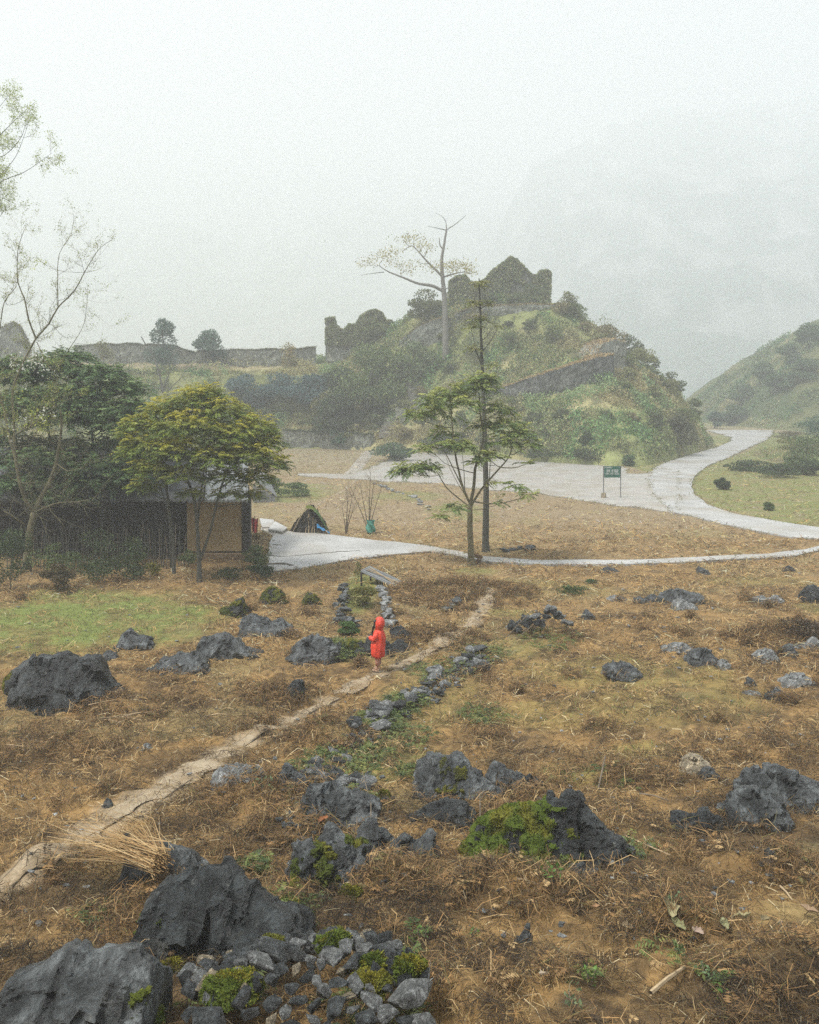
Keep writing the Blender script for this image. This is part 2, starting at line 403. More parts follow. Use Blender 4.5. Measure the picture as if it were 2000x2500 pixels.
# ------------------------------------------------------------------ ground sheet
def ell(x, y, cx, cy, rx, ry, seed, soft=.5, rag=.8):
    p = G(cx, cy); a, b = G(cx, cy-ry), G(cx, cy+ry); RX = rx*p.y/F; RY = max(.3, (a.y-b.y)/2); yc = (a.y+b.y)/2
    d = np.sqrt(((x-p.x)/RX)**2 + ((y-yc)/RY)**2) + rag*(fbm(x*.9+seed, y*.9, s=seed, o=4)-.5)
    return sm(1+soft/2, 1-soft/2, d)
GREEN = [(150,1520,330,75),(0,1540,260,70),(1480,1640,200,45),(1350,1730,160,30),(1560,1830,90,20),(1250,1580,110,26),(960,1860,120,60),(1060,1700,130,70),
 (1700,1650,120,35),(1300,1440,200,26),(1160,1395,60,10),(1850,1420,130,14),(860,1580,110,28),(1400,1890,80,30),(1480,1735,260,40),(1640,1700,200,60),(1450,2060,80,16),
 (1250,1500,60,18),(880,1450,45,50),(1560,1215,50,7),(2000,1480,60,14),(1120,1250,70,20),(1000,1210,80,12),(720,1205,90,22)]
GW = [.95,.95,.3,.24,.28,.3,.4,.26,.26,.2,.5,.25,.6,.35,.24,.24,.35,.45,.8,.6,.4,.5,.5,.7]
def fast_ell(x, y):
    g = np.zeros(np.shape(x))
    for k, (e, w) in enumerate(zip(GREEN, GW)): g = np.maximum(g, w*ell(x, y, *e, 20+k, .7))
    return g
def pathdist(x, y, pth):
    d = np.full(np.shape(x), 9.0)
    for (a, b, w) in pth[::6]: d = np.minimum(d, np.hypot(x-a, y-b)/w)
    return d
def make_ground():
    ys = [-14]
    while ys[-1] < 1500:
        y = ys[-1]; ys.append(y + (.6 if y < 4 else max(.055, .0058*y if y < 130 else .03*y)))
    ys = np.array(ys); us = np.linspace(-1, 1, 321)
    Y = np.repeat(ys[:, None], len(us), 1); X = us[None, :]*(np.maximum(ys, 6)[:, None]*.62+3.5)
    far = Y > 260; X = np.where(far, X*(1+(Y-260)/300), X)
    z = field_z(X, Y)
    near = sm(60, 25, Y)
    clod = (fbm(X*2.2, Y*2.2, s=31, o=4)-.5)*.22*sm(70, 20, Y) + (fbm(X*7, Y*7, s=33, o=3)-.5)*.09*near
    tus = np.abs(fbm(X*1.1, Y*1.1, s=37, o=3)-.5)*-.2*near
    till = (fbm(X*1.4, Y*2.2, s=38, o=3)-.5)*.10*sm(28, 40, Y)*sm(120, 70, Y)
    pd = pathdist(X, Y, PATH); k = sm(.8, 1.7, pd)
    g = fast_ell(X, Y)
    z = z + (clod*(1-.6*g) + tus + till)*k
    infl = np.zeros(X.shape, bool)
    m = (Y > 35) & (Y < 160)
    for poly in FLAT:
        r = np.zeros(X.shape, bool); r[m] = inpoly(X[m], Y[m], poly); infl |= r
    z = np.where(infl, -.06, z)
    z = np.where(k < .5, z-.02, z)
    n1 = fbm(X*.35, Y*.35, s=41, o=4); n2 = fbm(X*1.7, Y*1.7, s=43, o=4); n3 = fbm(X*6, Y*6, s=45, o=3)
    def L(c): return np.array(c)
    brown = L((.215, .138, .058)); dark = L((.058, .039, .021)); tan = L((.25, .195, .122)); red = L((.28, .172, .066)); gr = L((.155, .190, .055)); grb = L((.22, .19, .09))
    c = brown*np.ones(X.shape+(3,))
    def mx(c, b, t): t = t[..., None]; return c*(1-t)+b*t
    c = mx(c, red, sm(.48, .66, n2)*.6); c = mx(c, dark, sm(.50, .36, n3*.5+n2*.5)*.8)
    c = mx(c, dark*1.3, sm(.50, .62, fbm(X*.55, Y*.75, s=49, o=5))*sm(24, 12, Y)*.75)    # dark noise patches in the near soil, fading with distance
    c = mx(c, L((.275, .197, .103)), sm(20, 38, Y)*(.35+.4*sm(.35, .6, n1)))
    c = mx(c, tan, sm(38, 50, Y)); c = mx(c, L((.245, .180, .10)), sm(.45, .6, n1)*sm(45, 60, Y)*.6)
    c = mx(c, L((.27, .235, .15)), sm(60, 95, Y)*.6)
    c = mx(c, grb, sm(.55, .68, fbm(X*.5+9, Y*.5, s=47, o=4))*.4)
    vg = lambda L_: inpoly(X, Y, [(FP(*p).x, FP(*p).y) for p in L_]).astype(float)
    right_turf = vg([(1690,1150),(1680,1195),(1740,1234),(1900,1276),(2300,1330),(2300,1056),(1890,1056),(1830,1100)]) + vg([(1500,1125),(1600,1160),(1700,1112),(1800,1075),(1790,1062),(1720,1062),(1700,1080)])
    right_turf = np.clip(right_turf, 0, 1)
    g = np.maximum(g, right_turf*.75); g = np.maximum(g, sm(150, 180, Y)*.8)
    c = mx(c, gr, g*(.45+.55*sm(.35, .55, n2)))
    c = mx(c, L((.33, .26, .17)), sm(1.9, 1.0, pd)*.85)
    V = np.stack([X, Y, z], -1).reshape(-1, 3); a, b = X.shape
    i, j = np.meshgrid(np.arange(a-1), np.arange(b-1), indexing='ij'); q = (i*b+j).ravel()
    o = mesh_np('ground', V, np.stack([q, q+1, q+b+1, q+b], -1), GROUND, C=c.reshape(-1, 3), smooth=True)
    tag(o, kind='structure')
make_ground()

# ------------------------------------------------------------------ hills and mountains
def grid_obj(name, fn, x0, x1, y0, y1, st, mat, colf, disp=.35, sc1=.35, kindname='structure', cut=-1.2):
    xs = np.arange(x0, x1+st, st); ys = np.arange(y0, y1+st, st); X, Y = np.meshgrid(xs, ys)
    z = fn(X, Y); k = sm(0, 2.0, z); z = z + (disp*(fbm(X*sc1, Y*sc1, s=51, o=4)-.5)*2 + .25*disp*(fbm(X*1.6, Y*1.6, s=52, o=3)-.5)*2)*k
    z = np.maximum(z, cut); c = colf(X, Y, z)
    V = np.stack([X, Y, z], -1).reshape(-1, 3); a, b = X.shape
    i, j = np.meshgrid(np.arange(a-1), np.arange(b-1), indexing='ij'); q = (i*b+j).ravel()
    keep = np.stack([z.ravel()[q], z.ravel()[q+1], z.ravel()[q+b+1], z.ravel()[q+b]]).max(0) > cut+.05
    q = q[keep]
    return tag(mesh_np(name, V, np.stack([q, q+1, q+b+1, q+b], -1), mat, C=c.reshape(-1, 3), smooth=True), kind=kindname)
def lerp(a, b, t): t = np.asarray(t)[..., None]; return np.asarray(a)*(1-t)+np.asarray(b)*t
def hillcol(X, Y, z):
    n1 = fbm(X*.15, Y*.15, s=61, o=4); n2 = fbm(X*.7, Y*.7, z*.7, s=63, o=4)
    c = lerp((.25, .275, .11), (.37, .335, .17), sm(.42, .60, n1)); c = lerp(c, (.06, .07, .035), sm(.50, .36, n2)*.7)
    c = lerp(c, (.34, .28, .18), sm(-14, -18, X)*sm(9.0, 9.9, z)*.9)          # dry terrace
    c = lerp(c, (.20, .16, .10), sm(-6, -12, X)*sm(2.6, 2.2, np.abs(z-2.4))*.5*0)
    return c
grid_obj('hill', hill_z, -110, 44, 76, 152, .5, HILLM, hillcol, .75, .28)
grid_obj('hillside', right_hill_z, 48, 190, 138, 262, 1.2, HILLM, lambda X, Y, z: lerp((.07, .10, .045), (.13, .14, .06), sm(.4, .6, fbm(X*.12, Y*.12, s=66, o=4))), .9, .2)
grid_obj('grassy_bank', knoll_z, 24, 70, 50, 120, .4, HILLM, lambda X, Y, z: lerp((.13, .16, .06), (.17, .15, .08), sm(.4, .6, fbm(X*.2, Y*.2, s=67, o=4))), .15, .5)
def mountain(name, prof, ymid, depth, yb, mat, seed, labelcut=0):
    """profile of (x, z): a ridge seen across the valley, with real flanks"""
    xs = np.linspace(prof[0][0], prof[-1][0], 150); vs = np.linspace(0, 1, 60)
    X, Vv = np.meshgrid(xs, vs); zr = np.interp(X, [p[0] for p in prof], [p[1] for p in prof])
    Y = yb + (ymid-yb+depth)*Vv
    t = (Y-yb)/(ymid-yb); up = np.clip(t, 0, 1)**1.15; dn = 1-.8*np.clip((Y-ymid)/depth, 0, 1)
    n = fbm(X*.012, Y*.012, s=seed, o=6, g=.55)
    z = zr*up*dn + (n-.5)*70*sm(0, .4, t)*np.clip(zr/60, 0, 1) + (fbm(X*.09, Y*.05, s=seed+1, o=4)-.5)*12*sm(0, .2, t)
    z = np.maximum(z, -1.5)
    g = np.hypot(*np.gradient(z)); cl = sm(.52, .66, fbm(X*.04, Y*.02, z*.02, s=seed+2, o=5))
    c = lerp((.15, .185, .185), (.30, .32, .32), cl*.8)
    a, b = X.shape; i, j = np.meshgrid(np.arange(a-1), np.arange(b-1), indexing='ij'); q = (i*b+j).ravel()
    return tag(mesh_np(name, np.stack([X, Y, z], -1).reshape(-1, 3), np.stack([q, q+1, q+b+1, q+b], -1), mat, C=c.reshape(-1, 3), smooth=True), kind='structure')
mountain('mountain', [(24, 0), (72, 105), (126, 240), (165, 312), (230, 345), (320, 372), (480, 390), (720, 390), (1100, 360)], 1220, 150, 450, HILLM, 71)
mountain('mountain_ridge', [(-1000, 130), (-800, 270), (-560, 215), (-400, 290), (-260, 240), (-150, 300), (0, 300), (150, 290), (340, 260), (600, 300)], 1450, 150, 1050, HILLM, 81)

# ------------------------------------------------------------------ haze: one even volume round everything
bmh = bmesh.new(); bmesh.ops.create_cube(bmh, size=1)
for v in bmh.verts: v.co = Vector((v.co.x*2600, 810 + v.co.y*1690, (v.co.z+.5)*450 - 2.5))
mh = bpy.data.materials.new('haze_air'); mh.use_nodes = True; n = mh.node_tree; n.nodes.clear()
o_ = n.nodes.new('ShaderNodeOutputMaterial'); pv = n.nodes.new('ShaderNodeVolumePrincipled')
pv.inputs['Density'].default_value = HAZE; pv.inputs['Color'].default_value = (.952, .981, 1, 1)
pv.inputs['Anisotropy'].default_value = .15; pv.inputs['Density Attribute'].default_value = ''
try: pv.inputs['Blackbody Intensity'].default_value = 0
except Exception: pass
n.links.new(pv.outputs[0], o_.inputs['Volume'])
try: mh.cycles.homogeneous_volume = True
except Exception: pass
tag(bm_obj('haze', bmh, mh), kind='stuff')

# ------------------------------------------------------------------ rocks
def remesh(me, voxel):
    tmp = bpy.data.objects.new('tmp', me); col.objects.link(tmp)
    md = tmp.modifiers.new('r', 'REMESH'); md.mode = 'VOXEL'; md.voxel_size = voxel
    dg = bpy.context.evaluated_depsgraph_get(); dg.update()
    ev = tmp.evaluated_get(dg).to_mesh()
    V = np.empty(len(ev.vertices)*3, np.float32); ev.vertices.foreach_get('co', V)
    Nn = np.empty(len(ev.vertices)*3, np.float32); ev.vertices.foreach_get('normal', Nn)
    nl = len(ev.loops); I = np.empty(nl, np.int32); ev.loops.foreach_get('vertex_index', I)
    tot = np.empty(len(ev.polygons), np.int32); ev.polygons.foreach_get('loop_total', tot)
    tmp.evaluated_get(dg).to_mesh_clear(); bpy.data.objects.remove(tmp)
    assert (tot == 4).all() or True
    V = V.reshape(-1, 3).astype(float); Nn = Nn.reshape(-1, 3).astype(float)
    if (tot == 4).all(): return V, Nn, I.reshape(-1, 4)
    Q = []; k = 0
    for t in tot:
        Q.append(list(I[k:k+t]) + [I[k+t-1]]*(4-t)); k += t
    return V, Nn, np.array(Q)
def facet(p, seed):
    c0 = np.floor(p).astype(np.int64); best = np.full(len(p), 9e9); val = np.zeros(len(p))
    for a in (-1, 0, 1):
        for b in (-1, 0, 1):
            for c in (-1, 0, 1):
                i = c0 + np.array([a, b, c]); q = [_h(i[:, 0], i[:, 1], i[:, 2], seed+k) for k in range(6)]
                cc = i + np.stack(q[:3], -1); dd = p-cc; d2 = (dd**2).sum(1)
                v = (dd*(np.stack(q[3:], -1)-.5)).sum(1)*2 + (q[3]-.5)*.5
                m = d2 < best; best[m] = d2[m]; val[m] = v[m]
    return val
def rock_shape(prof, W, Dp, Ht, seed, sink=.25, res=30, rough=1.0, base_prof=None):
    """prof: (fraction across, fraction of height) skyline; returns verts centred on the ground point"""
    r = random.Random(seed); bm = bmesh.new(); pr = prof
    def pts(i):
        fx, fh = pr[i]; x = (fx-.5)*W; h = max(.04, fh)*Ht; taper = .45 + .55*min(1, fh*1.3)
        j = lambda a: (r.random()-.5)*a
        yr = j(.3)*Dp
        return [(x+j(.05)*W, yr, h), (x+j(.07)*W, yr+.18*Dp*taper+j(.1)*Dp, h*(.88+j(.2))), (x+j(.07)*W, yr-.2*Dp*taper+j(.1)*Dp, h*(.80+j(.2))),
                (x+j(.05)*W, -.5*Dp*taper+j(.1)*Dp, h*(.35+j(.25))), (x+j(.05)*W, .5*Dp*taper+j(.1)*Dp, h*(.35+j(.25))),
                (x, -.56*Dp*taper, -sink*Ht-.06), (x, .56*Dp*taper, -sink*Ht-.06)]
    for i in range(len(pr)-1):
        vs = [bm.verts.new(p) for p in pts(i)+pts(i+1)]
        bmesh.ops.convex_hull(bm, input=vs)
    lo = [v for v in bm.verts if not v.link_faces]
    bmesh.ops.delete(bm, geom=lo, context='VERTS')
    me = bpy.data.meshes.new('t'); bm.to_mesh(me); bm.free()
    V, Nn, Q = remesh(me, max(W, Ht*1.5)/res)
    s = min(W, Ht*2.5, Dp*2); f = 1.6/s
    x, y, z = V.T; o = seed*3.7
    n1 = fbm(x*f+o, y*f, z*f, s=seed % 97, o=3)-.5
    rid = 1-np.abs(fbm(x*f*2.2+o, y*f*2.2, z*f*1.2, s=(seed+5) % 97, o=4)-.5)*4
    st = fbm(x*f*1.5+o, y*f*1.5, z*f*9, s=(seed+9) % 97, o=2)-.5
    fi = fbm(x*f*9+o, y*f*9, z*f*9, s=(seed+11) % 97, o=3)-.5
    cell = _h(np.floor(x*f*3+n1*2).astype(np.int64), np.floor(y*f*3+n1).astype(np.int64), np.floor(z*f*2.4+n1*2).astype(np.int64), seed) - .5
    p3 = np.stack([x, y, z*1.3], -1)*f; w3 = p3 + .25*np.stack([n1, fi, n1*-1], -1)
    fc = facet(w3*1.5+seed, seed % 50)*.11 + facet(w3*4+seed, seed % 50+7)*.032
    d = s*rough*(.10*n1 + .018*rid + .025*st + .028*fi + fc)
    V = V + Nn*d[:, None]
    return V, Q
RK = {}
def place_rock(x0, x1, yt, yb, prof, mat, seed, label, cat='rock', dr=.7, group=None, name='rock', res=30, rough=1.0, rot=0):
    """frame extents -> real size and place on the ground"""
    f = G((x0+x1)/2, yb); W0 = (x1-x0)*f.y/F; Dp = W0*dr; Yc = f.y + Dp*.45
    W = (x1-x0)*Yc/F*.97; xc = Yc*((x0+x1)/2-CX)/F; zg = float(field_z(xc, Yc)); Ht = max(.06, (H-(yt-HY)*Yc/F)-zg)
    V, Q = rock_shape(prof, W, Dp, Ht, seed, res=res, rough=rough)
    if rot: a = rot; V = V @ np.array([[math.cos(a), math.sin(a), 0], [-math.sin(a), math.cos(a), 0], [0, 0, 1]])
    o = mesh_np(name, V, Q, mat, smooth=False); o.location = (xc, Yc, zg)
    tag(o, label, cat, group); RK[seed] = (o, V, Q)
    return o
PYR = [(0,.05),(.12,.8),(.3,1),(.5,.8),(.72,.55),(1,.08)]
LOW = [(0,.1),(.2,.6),(.45,1),(.75,.7),(1,.1)]
BOX = [(0,.55),(.08,.9),(.35,1),(.6,.9),(.78,.95),(.86,.6),(1,.08)]
LEAN = [(0,.05),(.2,.85),(.35,1),(.6,.75),(.85,.3),(1,.05)]
RISE = [(0,.1),(.3,.35),(.6,.8),(.8,1),(1,.3)]
FLATR = [(0,.3),(.2,.9),(.5,1),(.8,.75),(1,.2)]
D, Mi, Pa = ROCK_DARK, ROCK_MID, ROCK_PALE
ROCKS = [
 (37,292,1596,1724,[(0,.3),(.06,.7),(.22,.9),(.3,.82),(.5,.9),(.6,.8),(.66,.78),(.75,.85),(.84,.5),(.92,.2),(1,.03)],D,101,'big black boulder with a crumbly flat top and a leaning shoulder, left of the path',.75,44),
 (286,378,1538,1588,PYR,Mi,102,'grey pointed boulder at the near edge of the green turf',.8,30),
 (493,640,1542,1609,[(0,.7),(.2,.85),(.35,1),(.55,.65),(.75,.35),(1,.05)],Mi,103,'dark boulder with a long slab sloping off right, behind the flat slab',.6,34),
 (362,512,1592,1641,[(0,.05),(.25,.6),(.5,.95),(.8,1),(1,.3)],Mi,104,'low flat grey slab between the turf edge and the big black boulder',.6,32),
 (586,714,1498,1552,[(0,.6),(.2,1),(.42,.75),(.55,.5),(.8,.75),(1,.3)],Mi,105,'two-humped boulder at the back, right of the green turf',.7,34),
 (699,824,1550,1619,[(0,.05),(.15,.5),(.38,.85),(.65,1),(.85,.85),(1,.2)],Mi,106,'broad dark boulder just left of the child in the red raincoat',.75,36),
 (244,289,1590,1611,LOW,Mi,107,'small grey stone between the big black boulder and the pointed one',.9,18),
 (540,603,1457,1503,RISE,D,108,'small mossy black rock behind the two-humped boulder, left one of the pair',.8,24),
 (635,703,1432,1474,LOW,D,109,'mossy black rock standing below the edge of the concrete yard',.8,24),
 (742,783,1448,1475,LEAN,D,110,'smallest mossy rock, left of the dry-stone pen',.8,20),
 (680,745,1656,1704,RISE,D,111,'slanted dark slab half sunk in dead bracken left of the path',.5,24),
 (518,645,1868,1914,[(0,.2),(.25,.85),(.5,1),(.8,.9),(1,.3)],Pa,112,'pale flat slab lying right beside the dirt path',.7,30),
 (1006,1225,1835,1950,[(0,.12),(.08,.6),(.2,1),(.34,.93),(.5,.86),(.62,.62),(.78,.45),(.9,.22),(1,.04)],Mi,113,'tall grey boulder with a ridge falling right, middle of the near field',.6,46),
 (1185,1295,1862,1928,[(0,.45),(.18,1),(.45,.85),(.7,.55),(1,.3)],Mi,114,'dark boulder close behind the right foot of the tall ridged boulder',.6,32),
 (1278,1338,1885,1930,[(0,.5),(.25,.9),(.6,.6),(1,.1)],D,115,'low slab trailing right of the pair of grey boulders in mid field',.6,22),
 (995,1160,1948,2014,[(0,.1),(.2,.45),(.4,.9),(.62,1),(.85,.8),(1,.35)],D,116,'dark flat-topped rock in front of the tall ridged boulder',.55,34),
 (736,925,1915,2012,[(0,.35),(.12,.9),(.25,.85),(.4,.75),(.6,.9),(.8,.6),(1,.3)],Mi,117,'long broken grey outcrop left of the dark flat-topped rock',.55,38),
 (707,905,2012,2176,[(0,.15),(.08,.55),(.3,.72),(.5,1),(.65,.85),(.8,.6),(1,.55)],Mi,118,'dark humped boulder with an orange leaf on its shoulder, above the straw bundle',.7,42),
 (870,985,2008,2085,[(0,.6),(.3,1),(.5,.75),(.75,.4),(1,.3)],Mi,119,'angular stone touching the right side of the humped boulder',.7,28),
 (955,1075,2030,2098,[(0,.4),(.25,.7),(.5,.45),(.8,1),(1,.4)],Mi,120,'block with an upright corner in the gap before the moss mound',.7,28),
 (1325,1520,1943,2108,[(0,.75),(.12,1),(.3,.9),(.4,1),(.62,.72),(.8,.5),(.92,.3),(1,.22)],D,121,'big black slab with a sharp right edge rising behind the moss mound',.6,44),
 (1140,1430,1975,2112,[(0,.1),(.12,.55),(.3,.8),(.55,1),(.8,.8),(1,.3)],D,122,'rock mound thickly covered with bright green moss',.6,40),
 (1160,1240,1985,2050,[(0,.2),(.25,.7),(.5,1),(.8,.7),(1,.3)],Mi,123,'bare grey stone wedged at the left end of the moss mound',.7,26),
 (303,505,2046,2156,[(0,.9),(.15,.85),(.45,1),(.6,.85),(.8,.6),(1,.3)],Mi,124,'weathered grey boulder right behind the bundle of straw stalks',.6,42),
 (352,752,2112,2345,[(0,.2),(.06,.6),(.14,.8),(.3,1),(.49,1),(.56,.9),(.65,.68),(.8,.55),(.92,.42),(1,.15)],D,125,'largest boulder, black with a pointed top, in the near left corner',.7,60),
 (6,392,2312,2560,[(0,.4),(.05,.6),(.28,.78),(.36,.9),(.48,1),(.6,.92),(.87,1),(.97,.85),(1,.5)],Mi,126,'huge smooth blue-grey slab in the bottom left corner',.8,56),
 (1797,2040,1876,1972,[(0,.4),(.15,.8),(.35,1),(.6,.9),(.8,.55),(1,.3)],Mi,127,'long grey outcrop at the right edge, the upper one of the three',.6,40),
 (1762,1932,1915,2022,[(0,.3),(.2,.75),(.45,1),(.7,.85),(.9,.6),(1,.1)],Mi,128,'grooved grey outcrop in front of the long one at the right edge',.6,40),
 (1643,1763,1975,2032,[(0,.75),(.3,.8),(.7,1),(1,.45)],D,129,'low dark block left of the grooved outcrop',.5,30),
 (1472,1568,1611,1657,PYR,Mi,130,'lone grey boulder in the middle of the right field',.8,30),
 (1678,1752,1581,1626,[(0,.4),(.2,.9),(.5,1),(.8,.7),(1,.2)],Mi,131,'rounded grey boulder right of the lone one in the right field',.9,28),
 (1615,1695,1567,1590,LOW,Pa,132,'low pale outcrop just left of the rounded boulder',.6,22),
 (1745,1785,1608,1630,LOW,Pa,133,'small pale ledge at the foot of the rounded boulder',.6,16),
 (1840,1900,1584,1611,FLATR,Pa,134,'pale block at the left end of the stone ledge by the right edge',.7,22),
 (1890,1945,1570,1602,RISE,Mi,135,'middle block of the stone ledge by the right edge',.7,22),
 (1935,2000,1556,1588,RISE,Pa,136,'long pale slab at the upper end of the stone ledge by the right edge',.6,22),
 (1905,1990,1646,1674,FLATR,Pa,137,'pale flat slab near the right edge, alone on brown soil',.6,24),
 (1866,1912,1676,1702,RISE,Mi,138,'small blue-grey slab below left of the pale flat one',.6,18),
 (1818,1850,1652,1678,LEAN,Mi,139,'thin tilted blue-grey stone left of the pale flat slab',.6,16),
 (1812,1858,1686,1698,FLATR,Pa,140,'tiny pale slab flush with the soil near the right edge',.6,16),
 (1610,1722,1438,1475,[(0,.3),(.15,.7),(.35,1),(.6,.8),(.8,.7),(1,.4)],Mi,141,'wide flat-topped outcrop, largest of the distant row on the right',.6,32),
 (1636,1702,1462,1490,LEAN,Pa,142,'pale slab sloping down in front of the wide distant outcrop',.7,22),
 (1573,1614,1452,1468,LOW,Mi,143,'small dark stone touching the left of the wide distant outcrop',.7,18),
 (1545,1578,1456,1468,LOW,Mi,144,'tiny dark stone at the left end of the distant row',.7,14),
 (1478,1530,1453,1466,LOW,Pa,145,'low pale stone with grass before it, far left of the distant row',.6,16),
 (1838,1912,1452,1470,[(0,.5),(.3,.8),(.5,.4),(.8,1),(1,.4)],Pa,146,'low pale outcrop in the far right of the field',.5,22),
 (1955,2035,1432,1471,[(0,.4),(.2,.9),(.5,1),(1,.9)],D,147,'black boulder cut by the right edge, in the far field',.8,28),
 (1662,1732,1842,1888,[(0,.5),(.3,.95),(.6,1),(1,.4)],ROCK_TAN,148,'rounded earth-coloured stone above the low dark block',.8,24),
 (1708,1752,1872,1902,FLATR,Mi,149,'small flat grey stone in front of the rounded earth-coloured one',.7,18),
 (886,960,1540,1600,[(0,.3),(.2,.8),(.5,1),(.8,.6),(1,.2)],D,150,'black rock right behind the child in the red raincoat',.7,26),
 (955,1003,1528,1558,[(0,.6),(.3,1),(.7,.7),(1,.3)],D,151,'dark rock at the right end of the rocks behind the child',.7,22),
 (950,1000,1560,1590,LOW,D,152,'low dark rock between the child and the path',.7,18),
 (1463,1512,1384,1398,LOW,D,153,'small dark stone just below the lane, the left one',.7,14),
 (1698,1735,1384,1400,LEAN,Mi,154,'small dark stone just below the lane, the middle one',.7,14),
 (1910,1940,1380,1394,LOW,D,155,'small dark stone just below the lane, the right one',.7,14),
 (1420,1452,1487,1508,LEAN,Mi,156,'small tilted grey stone right of the rubble heap',.7,16),
 (250,275,1947,1972,LOW,Mi,157,'fist-like grey stone lying in the dirt path',.9,16),
 (1866,1898,2070,2095,PYR,Mi,158,'small grey stone with a stick behind it, right foreground',.8,16),
 (1516,1552,2062,2082,FLATR,Mi,159,'flat blue-grey stone right of the black slab',.6,16),
 (345,372,1812,1832,LOW,Pa,160,'small pale stone in dead bracken left of the path',.7,14),
 (1380,1462,2108,2150,[(0,.3),(.5,1),(1,.3)],Mi,161,'grey stone lying below the sharp foot of the black slab',.7,20),
 (806,905,1560,1602,[(0,.3),(.5,1),(1,.3)],D,162,'mossy black rock left of the child, at the foot of the stone pen',.7,22) ,
 (1385,1420,2110,2132,FLATR,Pa,163,'small whitish stone below the moss mound',.8,14),
 (1255,1300,2250,2305,RISE,Mi,164,'narrow tilted grey slab in the bracken at the bottom middle',.5,16),
 (672,752,1865,1925,[(0,.3),(.3,1),(.6,.7),(1,.3)],Mi,165,'lumpy grey stone in dead bracken right of the pale slab',.7,24),
 (800,850,1868,1908,[(0,.3),(.3,1),(.6,.7),(1,.3)],Mi,166,'squarish stone above the long broken outcrop',.7,20),
]
for (x0, x1, yt, yb, pr, m_, sd, lab, dr, res) in ROCKS:
    place_rock(x0, x1, yt, yb, pr, m_, sd, lab, 'rock' if (x1-x0) < 90 else 'boulder', dr, None, 'stone' if (x1-x0) < 70 else 'boulder', res,
               rough={126: .32, 125: .6, 124: .6, 113: .6, 101: .7}.get(sd, .85))

# moss: leafy cushions grown out of a rock's own surface
def moss_on(seed, thr=.5, amp=.05, sc_=4, lo=-.1, box=None, dens=900, green=(.075, .105, .018), name='moss'):
    o, V, Q = RK[seed]; P0 = V[Q]; cen = P0.mean(1); nrm = np.cross(P0[:, 2]-P0[:, 0], P0[:, 3]-P0[:, 1])
    area = np.linalg.norm(nrm, axis=1)/2+1e-12; nrm /= (2*area)[:, None]
    nz = fbm(cen[:, 0]*sc_+seed, cen[:, 1]*sc_, cen[:, 2]*sc_, s=seed % 90, o=5, g=.65)
    m = (nz > thr) & (nrm[:, 2] > lo)
    if box is not None:
        W = np.ptp(V[:, 0]); Hh = V[:, 2].max(); fx = (cen[:, 0]-V[:, 0].min())/W; fz = cen[:, 2]/Hh
        m &= (fx > box[0]) & (fx < box[1]) & (fz > box[2]) & (fz < box[3])
    if not m.any(): return
    idx = np.where(m)[0]; Vm = V.copy(); vn_ = np.zeros_like(V)
    for k in range(4): np.add.at(vn_, Q[:, k], nrm)
    vn_ /= np.linalg.norm(vn_, axis=1)[:, None]+1e-9
    edge = np.zeros(len(V)); cnt = np.zeros(len(V))
    for k in range(4): np.add.at(edge, Q[:, k], m.astype(float)); np.add.at(cnt, Q[:, k], 1)
    e = edge/np.maximum(cnt, 1); x, y, z = V.T
    puff = (.4+fbm(x*14, y*14, z*14, s=3, o=3))*amp
    Vm = V + vn_*(np.where(e > .99, puff, -.004)[:, None])
    rr = np.random.default_rng(seed)
    B = MB(); g = np.array(green); nv = fbm(x*6, y*6, z*6, s=9, o=3)
    yel = np.array((.15, .15, .025)); c = g*(1-sm(.5, .7, nv)[:, None]) + yel*sm(.5, .7, nv)[:, None]
    used, inv = np.unique(Q[idx], return_inverse=True)
    B.add(Vm[used], inv.reshape(-1, 4), c[used]*.75)
    nb = int(area[idx].sum()*dens); nb = min(nb*2, 22000)
    pick = rr.choice(idx, nb, p=area[idx]/area[idx].sum()); w = rr.random((nb, 4)); w /= w.sum(1)[:, None]
    p = (Vm[Q[pick]]*w[..., None]).sum(1); nn = nrm[pick]+rr.normal(0, .5, (nb, 3)); nn /= np.linalg.norm(nn, axis=1)[:, None]
    t = np.cross(nn, rr.normal(0, 1, (nb, 3))); t /= np.linalg.norm(t, axis=1)[:, None]; L = (.005+.010*rr.random(nb))[:, None]
    q = np.stack([p-t*L*.5, p+t*L*.5, p+t*L*.35+nn*L*1.5, p-t*L*.35+nn*L*1.5], 1).reshape(-1, 3)
    cc = np.repeat((c[Q[pick, 0]]*(.6+.9*rr.random((nb, 1)))), 4, 0)
    B.add(q, np.arange(nb*4).reshape(-1, 4), cc)
    ob = B.build(name, MOSS, o); return ob
moss_on(122, .33, .045, 3, -.45, (.0, .98, -.2, .99), 5000, (.085, .120, .02))
moss_on(121, .50, .05, 4, -.3, (0, .40, -.1, .8), 3000, (.085, .120, .02))
moss_on(118, .50, .04, 4, -.4, (.1, .9, .1, .75), 3000, (.07, .09, .02))
moss_on(126, .60, .035, 3.5, -.4, (.3, 1, 0, .7), 3000, (.09, .11, .02))
moss_on(125, .60, .035, 3, -.5, (0, .2, -.2, .7), 3000)
moss_on(108, .45, .05, 5, -.2, None, 1500, (.07, .09, .025)); moss_on(109, .45, .05, 5, -.2, None, 1500, (.07, .09, .025)); moss_on(110, .4, .05, 5, -.2, None, 1500, (.09, .10, .025))
moss_on(101, .52, .05, 3, -.4, (0, .10, -.2, .6), 2500, (.12, .12, .02)); moss_on(111, .55, .04, 4, -.3, None, 1500); moss_on(162, .45, .05, 4, -.2, None, 1500, (.05, .075, .03))
moss_on(113, .63, .03, 4, -.3, (.2, .7, .2, .9), 2000, (.08, .085, .03))

